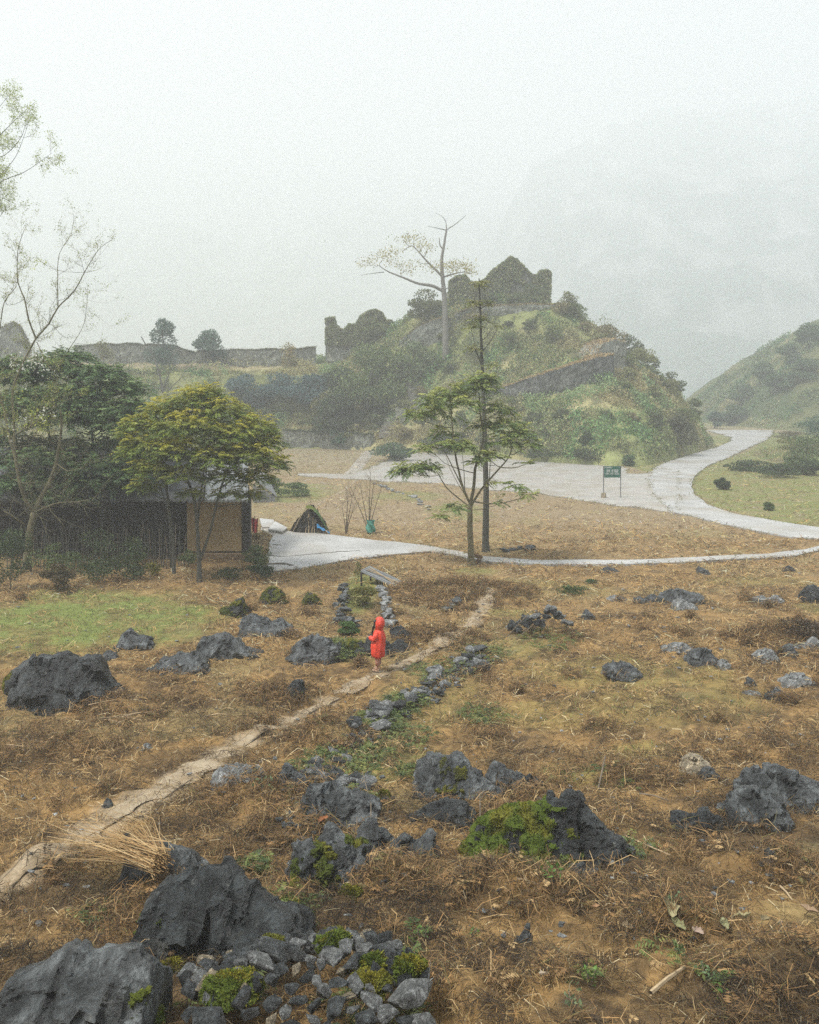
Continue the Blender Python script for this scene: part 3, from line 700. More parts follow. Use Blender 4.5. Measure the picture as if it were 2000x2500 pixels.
# stones that differ only by place: a few shapes, many copies
SHAPES = []
def chip(seed):
    r = random.Random(seed); bm = bmesh.new(); sx, sy, sz = .5, .5*r.uniform(.55, .95), .5*r.uniform(.35, .75)
    vs = []
    for i in range(13):
        v = Vector((r.gauss(0, 1), r.gauss(0, 1), r.gauss(0, 1))).normalized()
        v = Vector((max(-.75, min(.75, v.x)), max(-.75, min(.75, v.y)), max(-.65, min(.65, v.z))))*1.35
        vs.append(bm.verts.new((v.x*sx, v.y*sy, v.z*sz + sz*.5)))
    bmesh.ops.convex_hull(bm, input=vs)
    bmesh.ops.delete(bm, geom=[v for v in bm.verts if not v.link_faces], context='VERTS')
    bmesh.ops.bevel(bm, geom=bm.edges[:], offset=.025, segments=1, affect='EDGES')
    bmesh.ops.triangulate(bm, faces=bm.faces[:])
    bmesh.ops.subdivide_edges(bm, edges=bm.edges[:], cuts=2, use_grid_fill=True)
    V = np.array([v.co for v in bm.verts]); Q = np.array([[v.index for v in f.verts] for f in bm.faces if len(f.verts) == 3]); bm.free()
    x, y, z = V.T; nn = V/np.linalg.norm(V, axis=1)[:, None]
    V = V + nn*(.05*(fbm(x*5+seed, y*5, z*5, s=seed % 80, o=4)-.5)+facet(V*4+seed, 3)*.02)[:, None]
    return V, Q
for k in range(16):
    SHAPES.append(chip(300+k)); continue
    pr = [(0, .3+.4*random.random()), (.3, .7+.3*random.random()), (.6, 1), (.85, .5+.4*random.random()), (1, .2+.3*random.random())]
    V, Q = rock_shape(pr, 1.0, .7+.25*random.random(), .38+.35*random.random(), 300+k, sink=.15, res=17, rough=1.0)
    SHAPES.append((V, Q))
_meshes = {}
def stone(x, y, z, s, k, mat, label, group, name='stone', rot=None, cat='stone', sz=1.0):
    key = (k % 16, mat.name)
    if key not in _meshes:
        V, Q = SHAPES[key[0]]; o = mesh_np(name, V, Q, mat); _meshes[key] = o.data
    else:
        o = bpy.data.objects.new(name, _meshes[key]); col.objects.link(o)
    o.location = (x, y, z); o.scale = (s, s, s*sz); o.rotation_euler = rot or (0, 0, random.random()*6.28)
    return tag(o, label, cat, group)

# rubble pile at the bottom edge
pile = []
def pile_h(px, py): return 0
PC = G(810, 2440); r = random.Random(5)
def pz(x, y):
    u = (x-PC.x)/1.55; v = (y-PC.y+.1)/1.05
    return float(field_z(x, y)) + max(0, .42*(1-u*u*.9-v*v*.8))
cand = []
for t in range(1500):
    px = r.uniform(450, 1040); py = r.uniform(2315, 2640)
    if px < 560 and py < 2420: continue
    if px > 860 and py < 2350 + (px-860)*.6: continue
    g_ = G(px, py); s = r.uniform(.11, .25) * (1.35 if r.random() < .2 else 1)
    if any((g_.x-a)**2+(g_.y-b)**2 < (.36*(s+c))**2 for a, b, c in cand): continue
    cand.append((g_.x, g_.y, s))
for i, (x, y, s) in enumerate(cand[:165]):
    mt = [ROCK_MID, ROCK_MID, ROCK_PALE, ROCK_DARK, ROCK_PALE, ROCK_MID, ROCK_TAN, ROCK_MID, ROCK_DARK, ROCK_MID, ROCK_PALE][i % 11]
    z = pz(x, y)
    stone(x, y, z+.02, s, i, mt, 'loose angular %s stone in the rubble pile at the bottom edge' % {'grey_limestone':'grey','pale_limestone':'pale grey','dark_limestone':'dark','tan_stone':'tan'}[mt.name],
          {'grey_limestone':'grey stones of the rubble pile','pale_limestone':'pale stones of the rubble pile','dark_limestone':'dark stones of the rubble pile','tan_stone':'tan stones of the rubble pile'}[mt.name],
          rot=(r.uniform(-.5, .5), r.uniform(-.5, .5), r.uniform(0, 6.28)))
bmf = None
def mound(name, cx, cy, rx, ry, hh, mat, colr, base, kind='stuff', n=40, seed=1):
    pass
def moss_cushion(px, py, w, h, label, seed, green=(.13, .17, .018)):
    g_ = G(px, py+h*.5); Y = g_.y; R = w*Y/F/2; Hh = h*Y/F
    x0, y0 = g_.x, Y; z0 = pz(x0, y0)
    bm = bmesh.new(); bmesh.ops.create_icosphere(bm, subdivisions=4, radius=1)
    V = np.array([v.co for v in bm.verts]); Q = np.array([[v.index for v in f.verts] for f in bm.faces]); bm.free()
    d = 1+1.1*(fbm(V[:, 0]*1.6+seed, V[:, 1]*1.6, V[:, 2]*1.6, s=seed, o=3)-.5)+.5*(fbm(V[:, 0]*6+seed, V[:, 1]*6, V[:, 2]*6, s=seed, o=2)-.5)
    V = V*d[:, None]*np.array([R, R*.9, Hh*.42])
    rr = np.random.default_rng(seed); nb = 9000; k = rr.integers(0, len(Q), nb); w_ = rr.random((nb, 3)); w_ /= w_.sum(1)[:, None]
    p = (V[Q[k]]*w_[..., None]).sum(1); nn = p/np.array([R, R, Hh])**1; nn /= np.linalg.norm(nn, axis=1)[:, None]; nn += rr.normal(0, .5, nn.shape)
    t = np.cross(nn, rr.normal(0, 1, (nb, 3))); t /= np.linalg.norm(t, axis=1)[:, None]; L = (.005+.009*rr.random(nb))[:, None]
    q = np.stack([p-t*L*.5, p+t*L*.5, p+t*L*.3+nn*L, p-t*L*.3+nn*L], 1).reshape(-1, 3)
    nv = fbm(p[:, 0]*9, p[:, 1]*9, p[:, 2]*9, s=seed, o=3); yel = np.array((.17, .155, .022)); m = sm(.45, .65, nv)[:, None]
    c = (np.array(green)*(1-m)+yel*m)*(.5+.9*rr.random((nb, 1)))
    B = MB(); B.add(V, Q, np.array(green)*.6); B.add(q, np.arange(nb*4).reshape(-1, 4), np.repeat(c, 4, 0))
    o = B.build('moss_cushion', MOSS); o.location = (x0, y0, z0+.03)
    return tag(o, label, 'moss')
for k, (px, py, w, h, lab) in enumerate([
  (818,2340,80,42,'green moss cushion at the back of the rubble pile, right side'), (675,2330,60,36,'yellow-green moss cushion at the back of the rubble pile, in the middle'),
  (815,2405,80,55,'rust-topped moss cushion in the middle of the rubble pile'), (665,2400,55,50,'small moss cushion in the rubble below the pointed boulder'),
  (910,2455,62,50,'bright moss cushion near the right end of the rubble pile'), (1000,2440,80,80,'dark green moss cushion at the right end of the rubble pile'),
  (420,2352,55,24,'thin moss strip between the smooth slab and the rubble pile'), (330,2480,120,60,'moss patch growing against the smooth slab at the bottom edge'),
  (570,2475,140,60,'wide green moss patch at the front of the rubble pile'), (905,2492,90,40,'yellowish moss cushion cut by the bottom edge'), (355,2280,26,60,'upright moss tuft on the left foot of the pointed boulder'),
  (700,2205,90,40,'mossy hummock right below the humped boulder'), (858,2165,60,60,'rounded moss hummock beside the humped boulder'), (1160,2060,70,40,'moss cushion left of the moss mound'), (935,1935,34,28,'yellow moss tuft at the end of the broken outcrop')]):
    moss_cushion(px, py, w, h, lab, 400+k, (.085, .115, .02) if k % 3 else (.115, .12, .022))

# tumbled wall line running from the pen down to the near field
r = random.Random(11); line = [(1170,1592),(1165,1618),(1090,1650),(1075,1668),(1030,1700),(985,1722),(940,1745),(915,1770),(880,1800),(835,1845),(800,1880),(760,1890),(860,1925),(905,1900)]
k = 0
for i in range(len(line)-1):
    a, b = line[i], line[i+1]; nn = 5 if i < 4 else 8
    for j in range(nn):
        t = j/nn; px = a[0]+(b[0]-a[0])*t+r.uniform(-30, 30); py = a[1]+(b[1]-a[1])*t+r.uniform(-12, 12)
        g_ = G(px, py, field_z); s = r.uniform(.16, .40)*(1.2 if i in (6, 7) else 1)
        stone(g_.x, g_.y, g_.z+.03+(.16*r.random() if i in (5, 6, 7) else 0), s*g_.y/17, k, [ROCK_MID, ROCK_PALE, ROCK_DARK, ROCK_PALE][k % 4], ['flat pale-topped stone in the far end of the tumbled wall line, right of the child', 'flat weathered stone in the fern-grown middle of the tumbled wall line', 'weathered stone in the near end of the tumbled wall line above the broken outcrop'][0 if i < 4 else 1 if i < 9 else 2], ['far stones of the tumbled wall line', 'middle stones of the tumbled wall line', 'near stones of the tumbled wall line'][0 if i < 4 else 1 if i < 9 else 2],
              rot=(r.uniform(-.3, .3), r.uniform(-.3, .3), r.uniform(0, 6.28)), sz=.8); k += 1
r = random.Random(55); B = MB()     # small rubble between the stones of that line
for i in range(900):
    t = r.random()*(len(line)-1); j = int(t); f = t-j; px = line[j][0]+(line[j+1][0]-line[j][0])*f+r.gauss(0, 20); py = line[j][1]+(line[j+1][1]-line[j][1])*f+r.gauss(0, 10)
    if r.random() < .25: px, py = r.gauss(820, 70), r.gauss(2020, 60)
    g_ = G(px, py, field_z); V, Q = SHAPES[i % 16]; s = r.uniform(.05, .15)*g_.y/15; a = r.uniform(0, 6.28); ca, sa = math.cos(a), math.sin(a)
    B.add(V @ np.array([[ca, sa, 0], [-sa, ca, 0], [0, 0, .8]])*s + np.array([g_.x, g_.y, g_.z+.03*r.random()]), Q)
tag(B.build('small_rubble', ROCK_MID), kind='stuff')
# short runs of dry-stone wall: the pen behind the child
def wallrun(pts, n, s0, s1, stack, label, group, seed, mats):
    r = random.Random(seed); B = MB()
    W = GP(pts)
    for i in range(n):
        t = i/(n-1)*(len(W)-1); a = min(int(t), len(W)-2); p = W[a].lerp(W[a+1], t-a)
        for h in range(stack):
            s = r.uniform(s0, s1)
            V, Q = SHAPES[r.randrange(16)]; a = r.uniform(0, 6.28); ca, sa = math.cos(a), math.sin(a)
            V = V @ np.array([[ca, sa, 0], [-sa, ca, 0], [0, 0, .8]])*s
            B.add(V + np.array([p.x+r.uniform(-.12, .12), p.y+r.uniform(-.15, .15), float(field_z(p.x, p.y))+h*s0*.5]), Q)
    return tag(B.build('dry_stone_wall', mats[0], loc=tuple(W[0])), label, 'stone wall')
wallrun([(845,1440),(835,1478),(836,1520),(870,1528)], 16, .22, .40, 2, 'left arm of the low dry-stone pen behind the child', 'stones of the left pen wall', 1, [ROCK_MID, ROCK_PALE])
wallrun([(932,1440),(940,1470),(948,1500),(952,1532)], 16, .22, .40, 2, 'paler right arm of the low dry-stone pen, just above the red hood', 'stones of the right pen wall', 2, [ROCK_PALE, ROCK_MID])
wallrun([(1130,1452),(1108,1468),(1092,1490)], 9, .18, .34, 1, 'short broken row of stones between the pen and the path', 'stones of the short broken row', 3, [ROCK_MID, ROCK_PALE])
wallrun([(915,1182),(950,1196),(1010,1215),(1045,1245)], 16, .3, .55, 1, 'line of pale stones along the field edge below the parking area', 'stones along the far field edge', 4, [ROCK_PALE])
wallrun([(1235,1345),(1262,1342),(1300,1340)], 6, .25, .5, 1, 'few dark stones heaped at the foot of the slim tall tree', 'stones at the foot of the slim tree', 6, [ROCK_DARK, ROCK_MID])
# rubble heap with sticks, right field
g0 = G(1325, 1558); r = random.Random(8); k = 0
for i in range(48):
    u = r.uniform(-1, 1); v = r.uniform(-1, 1)
    if u*u+v*v > 1: continue
    hgt = max(0, 1-abs(u-.35)/(1.35 if u < .35 else .75))*(1-v*v*.5)
    stone(g0.x+u*.95, g0.y+.55+v*.55, g0.z+hgt*.78*r.uniform(.75, 1), r.uniform(.2, .36), i, [ROCK_DARK, ROCK_MID, ROCK_DARK, ROCK_PALE][i % 4], 'dark stone thrown on the rubble heap in the right field', 'stones of the rubble heap in the right field',
          rot=(r.uniform(-.6, .6), r.uniform(-.6, .6), r.uniform(0, 6.28)))
# scattered pebbles: nobody could count them
r = random.Random(21); B = MB()
for i in range(420):
    px = r.uniform(950, 1990) if i % 3 else r.uniform(20, 900); py = r.uniform(1400, 2300)
    g_ = G(px, py, field_z); V, Q = SHAPES[i % 16]; s = r.uniform(.03, .10)*(1 if g_.y < 20 else 1.4); a = r.uniform(0, 6.28); ca, sa = math.cos(a), math.sin(a)
    B.add(V @ np.array([[ca, sa, 0], [-sa, ca, 0], [0, 0, .7]])*s + np.array([g_.x, g_.y, g_.z+.02]), Q)
tag(B.build('pebbles', ROCK_PALE), kind='stuff')

# ------------------------------------------------------------------ leaf and litter builders (arrays)
def unit(a): return a/(np.linalg.norm(a, axis=-1, keepdims=True)+1e-9)
def fronds(B, base, dirs, L, K, colr, rr, droop=.35, wide=.42, lw=.32, z=0):
    """feathered compound leaves: K pairs of leaflets along a drooping stalk"""
    n = len(base); L = np.broadcast_to(L, (n,)).astype(float)
    up = np.array([0, 0, 1.0]); side = unit(np.cross(dirs, up) + 1e-4*rr.normal(size=(n, 3)))
    Vs = []; Cs = []
    for k in range(K):
        t = .18 + .82*k/(K-1); p = base + dirs*(L*t)[:, None] - up*(droop*L*t*t)[:, None]
        tang = unit(dirs - up*2*droop*t)
        ll = L*wide*(1.0-.45*abs(t-.45)*1.6)
        for sg in (-1, 1):
            dl = unit(side*sg*(.9+.2*rr.random((n, 1))) + tang*.55 - up*(.15+.5*rr.random((n, 1))))
            w = unit(np.cross(dl, up+.5*rr.normal(size=(n, 3))))*(ll*lw*.5)[:, None]
            e = p + dl*ll[:, None]; m = p + dl*(ll*.45)[:, None]
            Vs.append(np.stack([p, m+w, e, m-w], 1)); Cs.append(np.repeat((colr*(.8+.4*rr.random((n, 1))))[:, None], 4, 1))
    V = np.concatenate(Vs).reshape(-1, 3); C = np.concatenate(Cs).reshape(-1, 3)
    B.add(V, np.arange(len(V)).reshape(-1, 4), C)
def leaves(B, pos, size, colr, rr, flat=.5, asp=.5):
    n = len(pos); nn = unit(rr.normal(size=(n, 3))*np.array([1, 1, flat]) + np.array([0, 0, 1-flat]))
    t = unit(np.cross(nn, rr.normal(size=(n, 3)))); b = np.cross(nn, t); s = np.broadcast_to(size, (n,))[:, None]*(.6+.8*rr.random((n, 1)))
    V = np.stack([pos-t*s, pos+b*s*asp, pos+t*s, pos-b*s*asp], 1).reshape(-1, 3)
    B.add(V, np.arange(n*4).reshape(-1, 4), np.repeat(colr*(.7+.6*rr.random((n, 1))), 4, 0))
def blades(B, pos, L, w, colr, rr, lean=.6, curl=.5):
    """grass blades / stalks: two-segment tapering strips standing on pos"""
    n = len(pos); a = rr.random(n)*6.283; h = np.stack([np.cos(a), np.sin(a), np.zeros(n)], -1)
    d = unit(h*(lean*(.3+rr.random((n, 1)))) + np.array([0, 0, 1.0])); L = np.broadcast_to(L, (n,))[:, None]*(.5+rr.random((n, 1)))
    s = np.stack([-np.sin(a+1.2*rr.normal(size=n)), np.cos(a), np.zeros(n)], -1)*np.broadcast_to(w, (n,))[:, None]*.5
    m = pos+d*L*.55; e = m + unit(d+h*curl-np.array([0, 0, .5*curl]))*L*.45
    V = np.stack([pos-s, pos+s, m+s*.8, m-s*.8, e+s*.15, e-s*.15], 1).reshape(-1, 3); i = np.arange(n)*6
    B.add(V, np.concatenate([np.stack([i, i+1, i+2, i+3], -1), np.stack([i+3, i+2, i+4, i+5], -1)]), np.repeat(colr*(.65+.7*rr.random((n, 1))), 6, 0))
def straws(B, pos, L, w, colr, rr, lift=.25):
    """fallen straw: nearly level crooked strips"""
    n = len(pos); a = rr.random(n)*6.283; L = np.broadcast_to(L, (n,))[:, None]*(.4+1.1*rr.random((n, 1)))
    d = unit(np.stack([np.cos(a), np.sin(a), lift*rr.normal(size=n)], -1)); s = unit(np.stack([-np.sin(a), np.cos(a), rr.normal(size=n)*.8], -1))*np.broadcast_to(w, (n,))[:, None]*.5
    k = rr.normal(size=(n, 3))*L*.12; p0 = pos-d*L*.5; p1 = pos+k+np.array([0, 0, .03]); p2 = pos+d*L*.5
    p0[:, 2] = np.maximum(p0[:, 2], pos[:, 2]-.03); p2[:, 2] = np.maximum(p2[:, 2], pos[:, 2]-.03)
    V = np.stack([p0-s, p0+s, p1+s, p1-s, p2+s*.5, p2-s*.5], 1).reshape(-1, 3); i = np.arange(n)*6
    B.add(V, np.concatenate([np.stack([i, i+1, i+2, i+3], -1), np.stack([i+3, i+2, i+4, i+5], -1)]), np.repeat(colr*(.55+.9*rr.random((n, 1))), 6, 0))
def field_points(n, y0, y1, rr, power=1.6, spread=.56):
    """points of the field, thinner with distance"""
    t = rr.random(n); Y = y0*(y1/y0)**t if power else y0+(y1-y0)*t
    X = (rr.random(n)*2-1)*(Y*spread+3.0); return X, Y
def pal(rr, n, cols, wts):
    return np.array(cols)[rr.choice(len(cols), n, p=np.array(wts)/sum(wts))]
STRAWC = [(.20,.128,.054),(.30,.205,.086),(.105,.068,.031),(.40,.295,.145),(.29,.172,.064),(.042,.029,.018),(.52,.42,.26)]
rr = np.random.default_rng(99)
def dense_litter():
    B = MB(); n = 300000
    X, Y = field_points(n, 6.3, 100, rr)
    g = fast_ell(X, Y); pd = pathdist(X, Y, PATH)
    clump = fbm(X*1.3, Y*1.3, s=101, o=4); fine = fbm(X*4, Y*4, s=103, o=2)
    keep = (pd > .55+1.0*rr.random(n)) & (rr.random(n) < sm(.30, .58, clump)*.95+.12) & (rr.random(n) > g*.75)
    yard = np.zeros(n, bool)
    for poly in FLAT: yard |= inpoly(X, Y, poly)
    keep &= ~yard; keep &= (T(X, Y) < .5+field_z(X, Y)) & (rr.random(n) < 1-.75*sm(36, 50, Y)); X, Y, clump, fine = X[keep], Y[keep], clump[keep], fine[keep]; n = len(X)
    z = field_z(X, Y)+ (fbm(X*2.2, Y*2.2, s=31, o=4)-.5)*.22*sm(70, 20, Y); pos = np.stack([X, Y, z+.0+.10*rr.random(n)*sm(.4, .65, clump)+.01], -1)
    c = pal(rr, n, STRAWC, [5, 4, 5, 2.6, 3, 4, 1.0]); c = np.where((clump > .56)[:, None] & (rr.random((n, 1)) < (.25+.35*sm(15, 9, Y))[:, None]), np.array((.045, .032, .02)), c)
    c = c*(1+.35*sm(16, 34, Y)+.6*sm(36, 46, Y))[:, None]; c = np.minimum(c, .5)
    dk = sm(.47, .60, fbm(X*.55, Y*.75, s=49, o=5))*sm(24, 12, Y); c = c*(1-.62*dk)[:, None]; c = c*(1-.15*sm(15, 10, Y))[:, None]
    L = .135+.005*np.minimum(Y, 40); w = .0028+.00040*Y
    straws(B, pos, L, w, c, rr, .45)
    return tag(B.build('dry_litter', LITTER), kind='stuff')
dense_litter()
def dead_bracken():
    """standing tangles of dead stems on the mounds, dark brown"""
    B = MB(); xs = []; ys = []; hs = []
    for (mx, my, rx, ry, h) in MOUNDS:
        n = int(900*rx*ry*1.3+500); a = rr.random(n)*6.283; q = np.sqrt(rr.random(n))
        xs.append(mx+np.cos(a)*q*rx); ys.append(my+np.sin(a)*q*ry); hs.append(np.full(n, 1.0)*(1-.6*q))
    for _ in range(330):   # small scattered tufts
        X, Y = field_points(1, 7, 30, rr); n = rr.integers(40, 160); R = rr.uniform(.12, .4)
        a = rr.random(n)*6.283; q = np.sqrt(rr.random(n)); xs.append(X+np.cos(a)*q*R); ys.append(Y+np.sin(a)*q*R*.8); hs.append(np.full(n, .8))
    X, Y, hh = map(np.concatenate, (xs, ys, hs)); pd = pathdist(X, Y, PATH); g = fast_ell(X, Y)
    cl = fbm(X*2.3, Y*2.3, s=131, o=3)
    k = (pd > 1.5) & (rr.random(len(X)) > g) & (cl > .40); X, Y, hh, cl = X[k], Y[k], hh[k], cl[k]; n = len(X); z = field_z(X, Y)
    c = pal(rr, n, [(.11,.070,.032),(.18,.108,.046),(.055,.038,.021),(.25,.15,.06),(.12,.105,.04),(.36,.25,.12)], [5, 4.5, 3, 3, 1.5, 1.4])
    blades(B, np.stack([X, Y, z-.02], -1), .20*hh+.004*Y, .004+.0003*Y, c, rr, 1.2, 1.6)
    m = rr.random(n) < .5; straws(B, np.stack([X, Y, z+.06+.14*rr.random(n)*hh], -1)[m], .28, .0035+.0003*Y[m], c[m], rr, .9)
    # small dead fronds
    m = rr.random(n) < .06; b = np.stack([X, Y, z+.12*hh], -1)[m]; d = unit(np.stack([rr.normal(size=m.sum()), rr.normal(size=m.sum()), .5+rr.random(m.sum())], -1))
    fronds(B, b, d, .16+.08*rr.random(m.sum()), 7, c[m]*1.0, rr, .5, .35, .3)
    return tag(B.build('dead_bracken', LITTER), kind='stuff')
dead_bracken()
def grass(name, n, y0, y1, cols, wts, L, w, gmin=.15):
    B = MB(); X, Y = field_points(n, y0, y1, rr); g = fast_ell(X, Y); cl = fbm(X*1.8, Y*1.8, s=141, o=3)
    k = (rr.random(n) < g*sm(.3, .55, cl)) & (pathdist(X, Y, PATH) > 1.3)
    for poly in FLAT: k &= ~inpoly(X, Y, poly)
    X, Y = X[k], Y[k]; n = len(X)
    blades(B, np.stack([X, Y, field_z(X, Y)+(fbm(X*2.2, Y*2.2, s=31, o=4)-.5)*.08], -1), L, w+.0004*Y, pal(rr, n, cols, wts), rr, .9, .8)
    return tag(B.build(name, LEAF), kind='stuff')
grass('short_grass', 150000, 8, 62, [(.17,.24,.06),(.195,.255,.075),(.240,.255,.090),(.105,.150,.045)], [3, 3, 2, 2], .075, .006)
# weeds growing in and round the tumbled wall line and between the rocks
def weeds():
    B = MB()
    for (px, py, rx, n) in [(985,1725,60,350),(930,1770,60,600),(905,1840,60,260),(860,1880,70,260),(800,1850,50,200),(1000,1800,70,160),(760,1870,50,140),(1080,1640,80,300),(835,1590,60,700),(1180,1750,60,200),(690,2230,90,160),(1030,2290,26,30),(1000,1890,40,120),
                            (1345,1560,80,260),(1320,2110,60,240),(1560,2070,40,40),(620,2120,40,120),(860,1960,60,120),(1500,1900,60,40),(1180,1600,60,200),(900,2480,150,160),(560,2440,90,120),(990,2350,30,20),(1440,2390,50,24),(1620,2330,60,24),(240,2240,60,30),(1750,2400,50,24)]:
        g_ = G(px, py, field_z); a = rr.random(n)*6.283; q = np.sqrt(rr.random(n))*rx*g_.y/F
        X = g_.x+np.cos(a)*q; Y = g_.y+np.sin(a)*q*1.3; b = np.stack([X, Y, field_z(X, Y)+.02+.12*rr.random(n)*(1 if n > 300 else .3)], -1)
        c = pal(rr, n, [(.11,.145,.045),(.15,.185,.055),(.22,.23,.07),(.06,.09,.03)], [3, 3, 1, 3])
        m = rr.random(n) < .45
        fronds(B, b[m], unit(np.stack([rr.normal(size=m.sum()), rr.normal(size=m.sum()), .4+rr.random(m.sum())], -1)), .16+.12*rr.random(m.sum()), 6, c[m], rr, .5, .36, .32)
        leaves(B, b[~m]+np.array([0, 0, .04]), .025, c[~m]*1.2, rr, .6, .55)
    return tag(B.build('ferns_and_weeds', LEAF), kind='stuff')
weeds()
# rough vegetation of the hill
def hill_plants(name, fn, x0, x1, y0, y1, n, cols, wts, size, seed, zmin=.3, terrace=False, cl0=.36):
    B = MB(); X = rr.random(n)*(x1-x0)+x0; Y = rr.random(n)*(y1-y0)+y0; z = fn(X, Y); cl = fbm(X*.45, Y*.45, s=seed, o=4); big = fbm(X*.13, Y*.13, s=seed+1, o=3)
    k = (z > zmin) & (rr.random(n) < sm(cl0, cl0+.2, cl))
    if terrace: k &= ~((X < -16) & (z > 9.0) & (rr.random(n) < .93))
    X, Y, z, cl, big = X[k], Y[k], z[k], cl[k], big[k]; n = len(X)
    c0 = 1.38; hgt = sm(.45, .68, cl)*1.15
    p = np.stack([X, Y, z+.1+hgt*np.sqrt(rr.random(n))], -1) + rr.normal(size=(n, 3))*.12
    c = pal(rr, n, cols, wts); dry = sm(.5, .62, big)[:, None]*.7; c = c*(1-dry)+np.array((.36, .31, .165))*dry
    c = np.where((fbm(X*.3, Y*.3, s=seed+5, o=3) > .60)[:, None], c*np.array((.7, 1.05, .95)), c)
    leaves(B, p, size, c*c0, rr, .7, .55)
    m = rr.random(n) < .3
    fz = fn(X[m], Y[m]); blades(B, np.stack([X[m], Y[m], fz], -1), .7, .07, c[m]*np.array((1.3, 1.2, 1.1)), rr, .8, .9)
    return tag(B.build(name, LEAF), kind='stuff')
hill_plants('hill_undergrowth', hill_z, -75, 37, 78, 124, 380000, [(.117,.166,.058),(.176,.225,.082),(.234,.273,.098),(.069,.098,.043),(.312,.302,.146)], [4, 4, 3, 4, 2.5], .13, 151, terrace=True, cl0=.24)
hill_plants('hillside_scrub', right_hill_z, 55, 130, 146, 215, 60000, [(.075,.120,.053),(.120,.180,.068),(.180,.210,.090),(.060,.083,.045)], [4, 4, 2, 3], .24, 161)
hill_plants('bank_grass', knoll_z, 28, 66, 52, 114, 60000, [(.165,.225,.075),(.210,.255,.090),(.255,.240,.120),(.120,.150,.060)], [4, 4, 3, 2], .05, 171, .05)

def verges():
    B = MB(); ps = []
    for poly in FLAT:
        for i in range(len(poly)):
            a, b = poly[i], poly[(i+1) % len(poly)]; L_ = math.hypot(a[0]-b[0], a[1]-b[1]); n = max(1, int(L_*16)); t = rr.random(n)[:, None]
            ps.append(np.array(a)*(1-t)+np.array(b)*t+rr.normal(size=(n, 2))*.14)
    p = np.concatenate(ps); k = (fbm(p[:, 0]*.8, p[:, 1]*.8, s=191, o=3) > .44) & (p[:, 1] < 150); p = p[k]; n = len(p)
    blades(B, np.column_stack([p, np.full(n, .0)]), .13, .018+.0004*p[:, 1], pal(rr, n, [(.16,.18,.06),(.24,.20,.11),(.12,.14,.05),(.30,.25,.14)], [3, 3, 2, 2]), rr, 1.0, .8)
    return tag(B.build('verge_grass', LEAF), kind='stuff')
verges()

# ------------------------------------------------------------------ walls and ruins on the hill
HZ = lambda x, y: np.maximum(field_z(x, y), hill_z(x, y))
WALL = mat_rock('old_masonry', (.10, .118, .09), (.24, .25, .20), (.22, .20, .11), th=.5)
WALLST = mat_rock('stained_masonry', (.10, .12, .09), (.34, .345, .29), (.24, .22, .12), th=.5)
WALLDK = mat_rock('dark_masonry', (.035, .042, .036), (.19, .20, .175), (.12, .11, .06), th=.56)
DRYTOP = mat_plain('dry_grass_top', (.30, .235, .13), .95, .3, 2, .5, .1)
def masonry(name, pts, thick, label, mat=WALL, top=None, seed=0, drop=1.0, ragged=.3, cat='stone wall', back=None):
    """pts: (px, py top, py foot). A wall of real thickness whose foot stands on the slope."""
    foot = [G(a, c, HZ) for a, b, c in pts]; B = MB(); n = 0
    tops = [H - (b-HY)*f.y/F for (a, b, c), f in zip(pts, foot)]
    s = [0]
    for i in range(1, len(foot)): s.append(s[-1] + (foot[i]-foot[i-1]).length)
    m = max(3, int(s[-1]/.35)); ss = np.linspace(0, s[-1], m)
    X = np.interp(ss, s, [f.x for f in foot]); Y = np.interp(ss, s, [f.y for f in foot]); Z0 = np.interp(ss, s, [f.z for f in foot]) - drop; Z1 = np.interp(ss, s, tops)
    Z1 = Z1 + ragged*(fbm(ss*.9, ss*0, s=seed, o=4)-.5)*2
    dx, dy = np.gradient(X), np.gradient(Y); l = np.hypot(dx, dy); nx, ny = dy/l, -dx/l   # towards the viewer
    sgn = np.where(ny > 0, -1, 1); nx, ny = nx*sgn, ny*sgn
    K = 8; rows = []
    for k in range(K+1):
        t = k/K; z = Z0+(Z1-Z0)*t; j = .22*(fbm(ss*1.1, z*1.1, s=seed+3, o=4)-.5)*2
        rows.append(np.stack([X+nx*j, Y+ny*j, z], -1))
    for u in (.33, .66, 1): rows.append(np.stack([X-nx*thick*u, Y-ny*thick*u, Z1+.12*(fbm(ss*1.5+u*5, ss*0, s=seed+8, o=3)-.5)*2], -1))
    rows.append(np.stack([X-nx*thick, Y-ny*thick, Z0], -1))
    R = len(rows); V = np.stack(rows, 1).reshape(-1, 3)
    i, j = np.meshgrid(np.arange(m-1), np.arange(R-1), indexing='ij'); q = (i*R+j).ravel()
    fc = np.stack([q, q+R, q+R+1, q+1], -1)
    ends = [[k for k in range(R)], [(m-1)*R+k for k in range(R)][::-1]]
    caps = []
    for e in ends:
        for k in range(1, R-1): caps.append((e[0], e[k+1], e[k]))
    o = mesh_np(name, V, [fc, np.array(caps)], mat, loc=(X[0], Y[0], Z0[0])); tag(o, label, cat)
    if top:   # growth on the wall head: a part
        nb = int(s[-1]*190); u = rr.random(nb)*s[-1]; w = rr.random(nb)*thick
        p = np.stack([np.interp(u, ss, X)-np.interp(u, ss, nx)*w, np.interp(u, ss, Y)-np.interp(u, ss, ny)*w, np.interp(u, ss, Z1)-.05], -1)
        Bt = MB(); blades(Bt, p-np.array([X[0], Y[0], Z0[0]]), .42, .09, np.array(top)*1.45*np.ones((nb, 1)), rr, .9, 1); Bt.build('dry_grass', LITTER, o)
    return o
masonry('stone_wall', [(1212,952,964),(1270,930,972),(1330,912,968),(1400,890,954),(1460,873,940),(1500,866,922)], 2.2, 'long sloping retaining wall with white streaks and a tan grassy head on the right slope', WALLDK, (.34,.26,.14), 1, 1.2, .1)
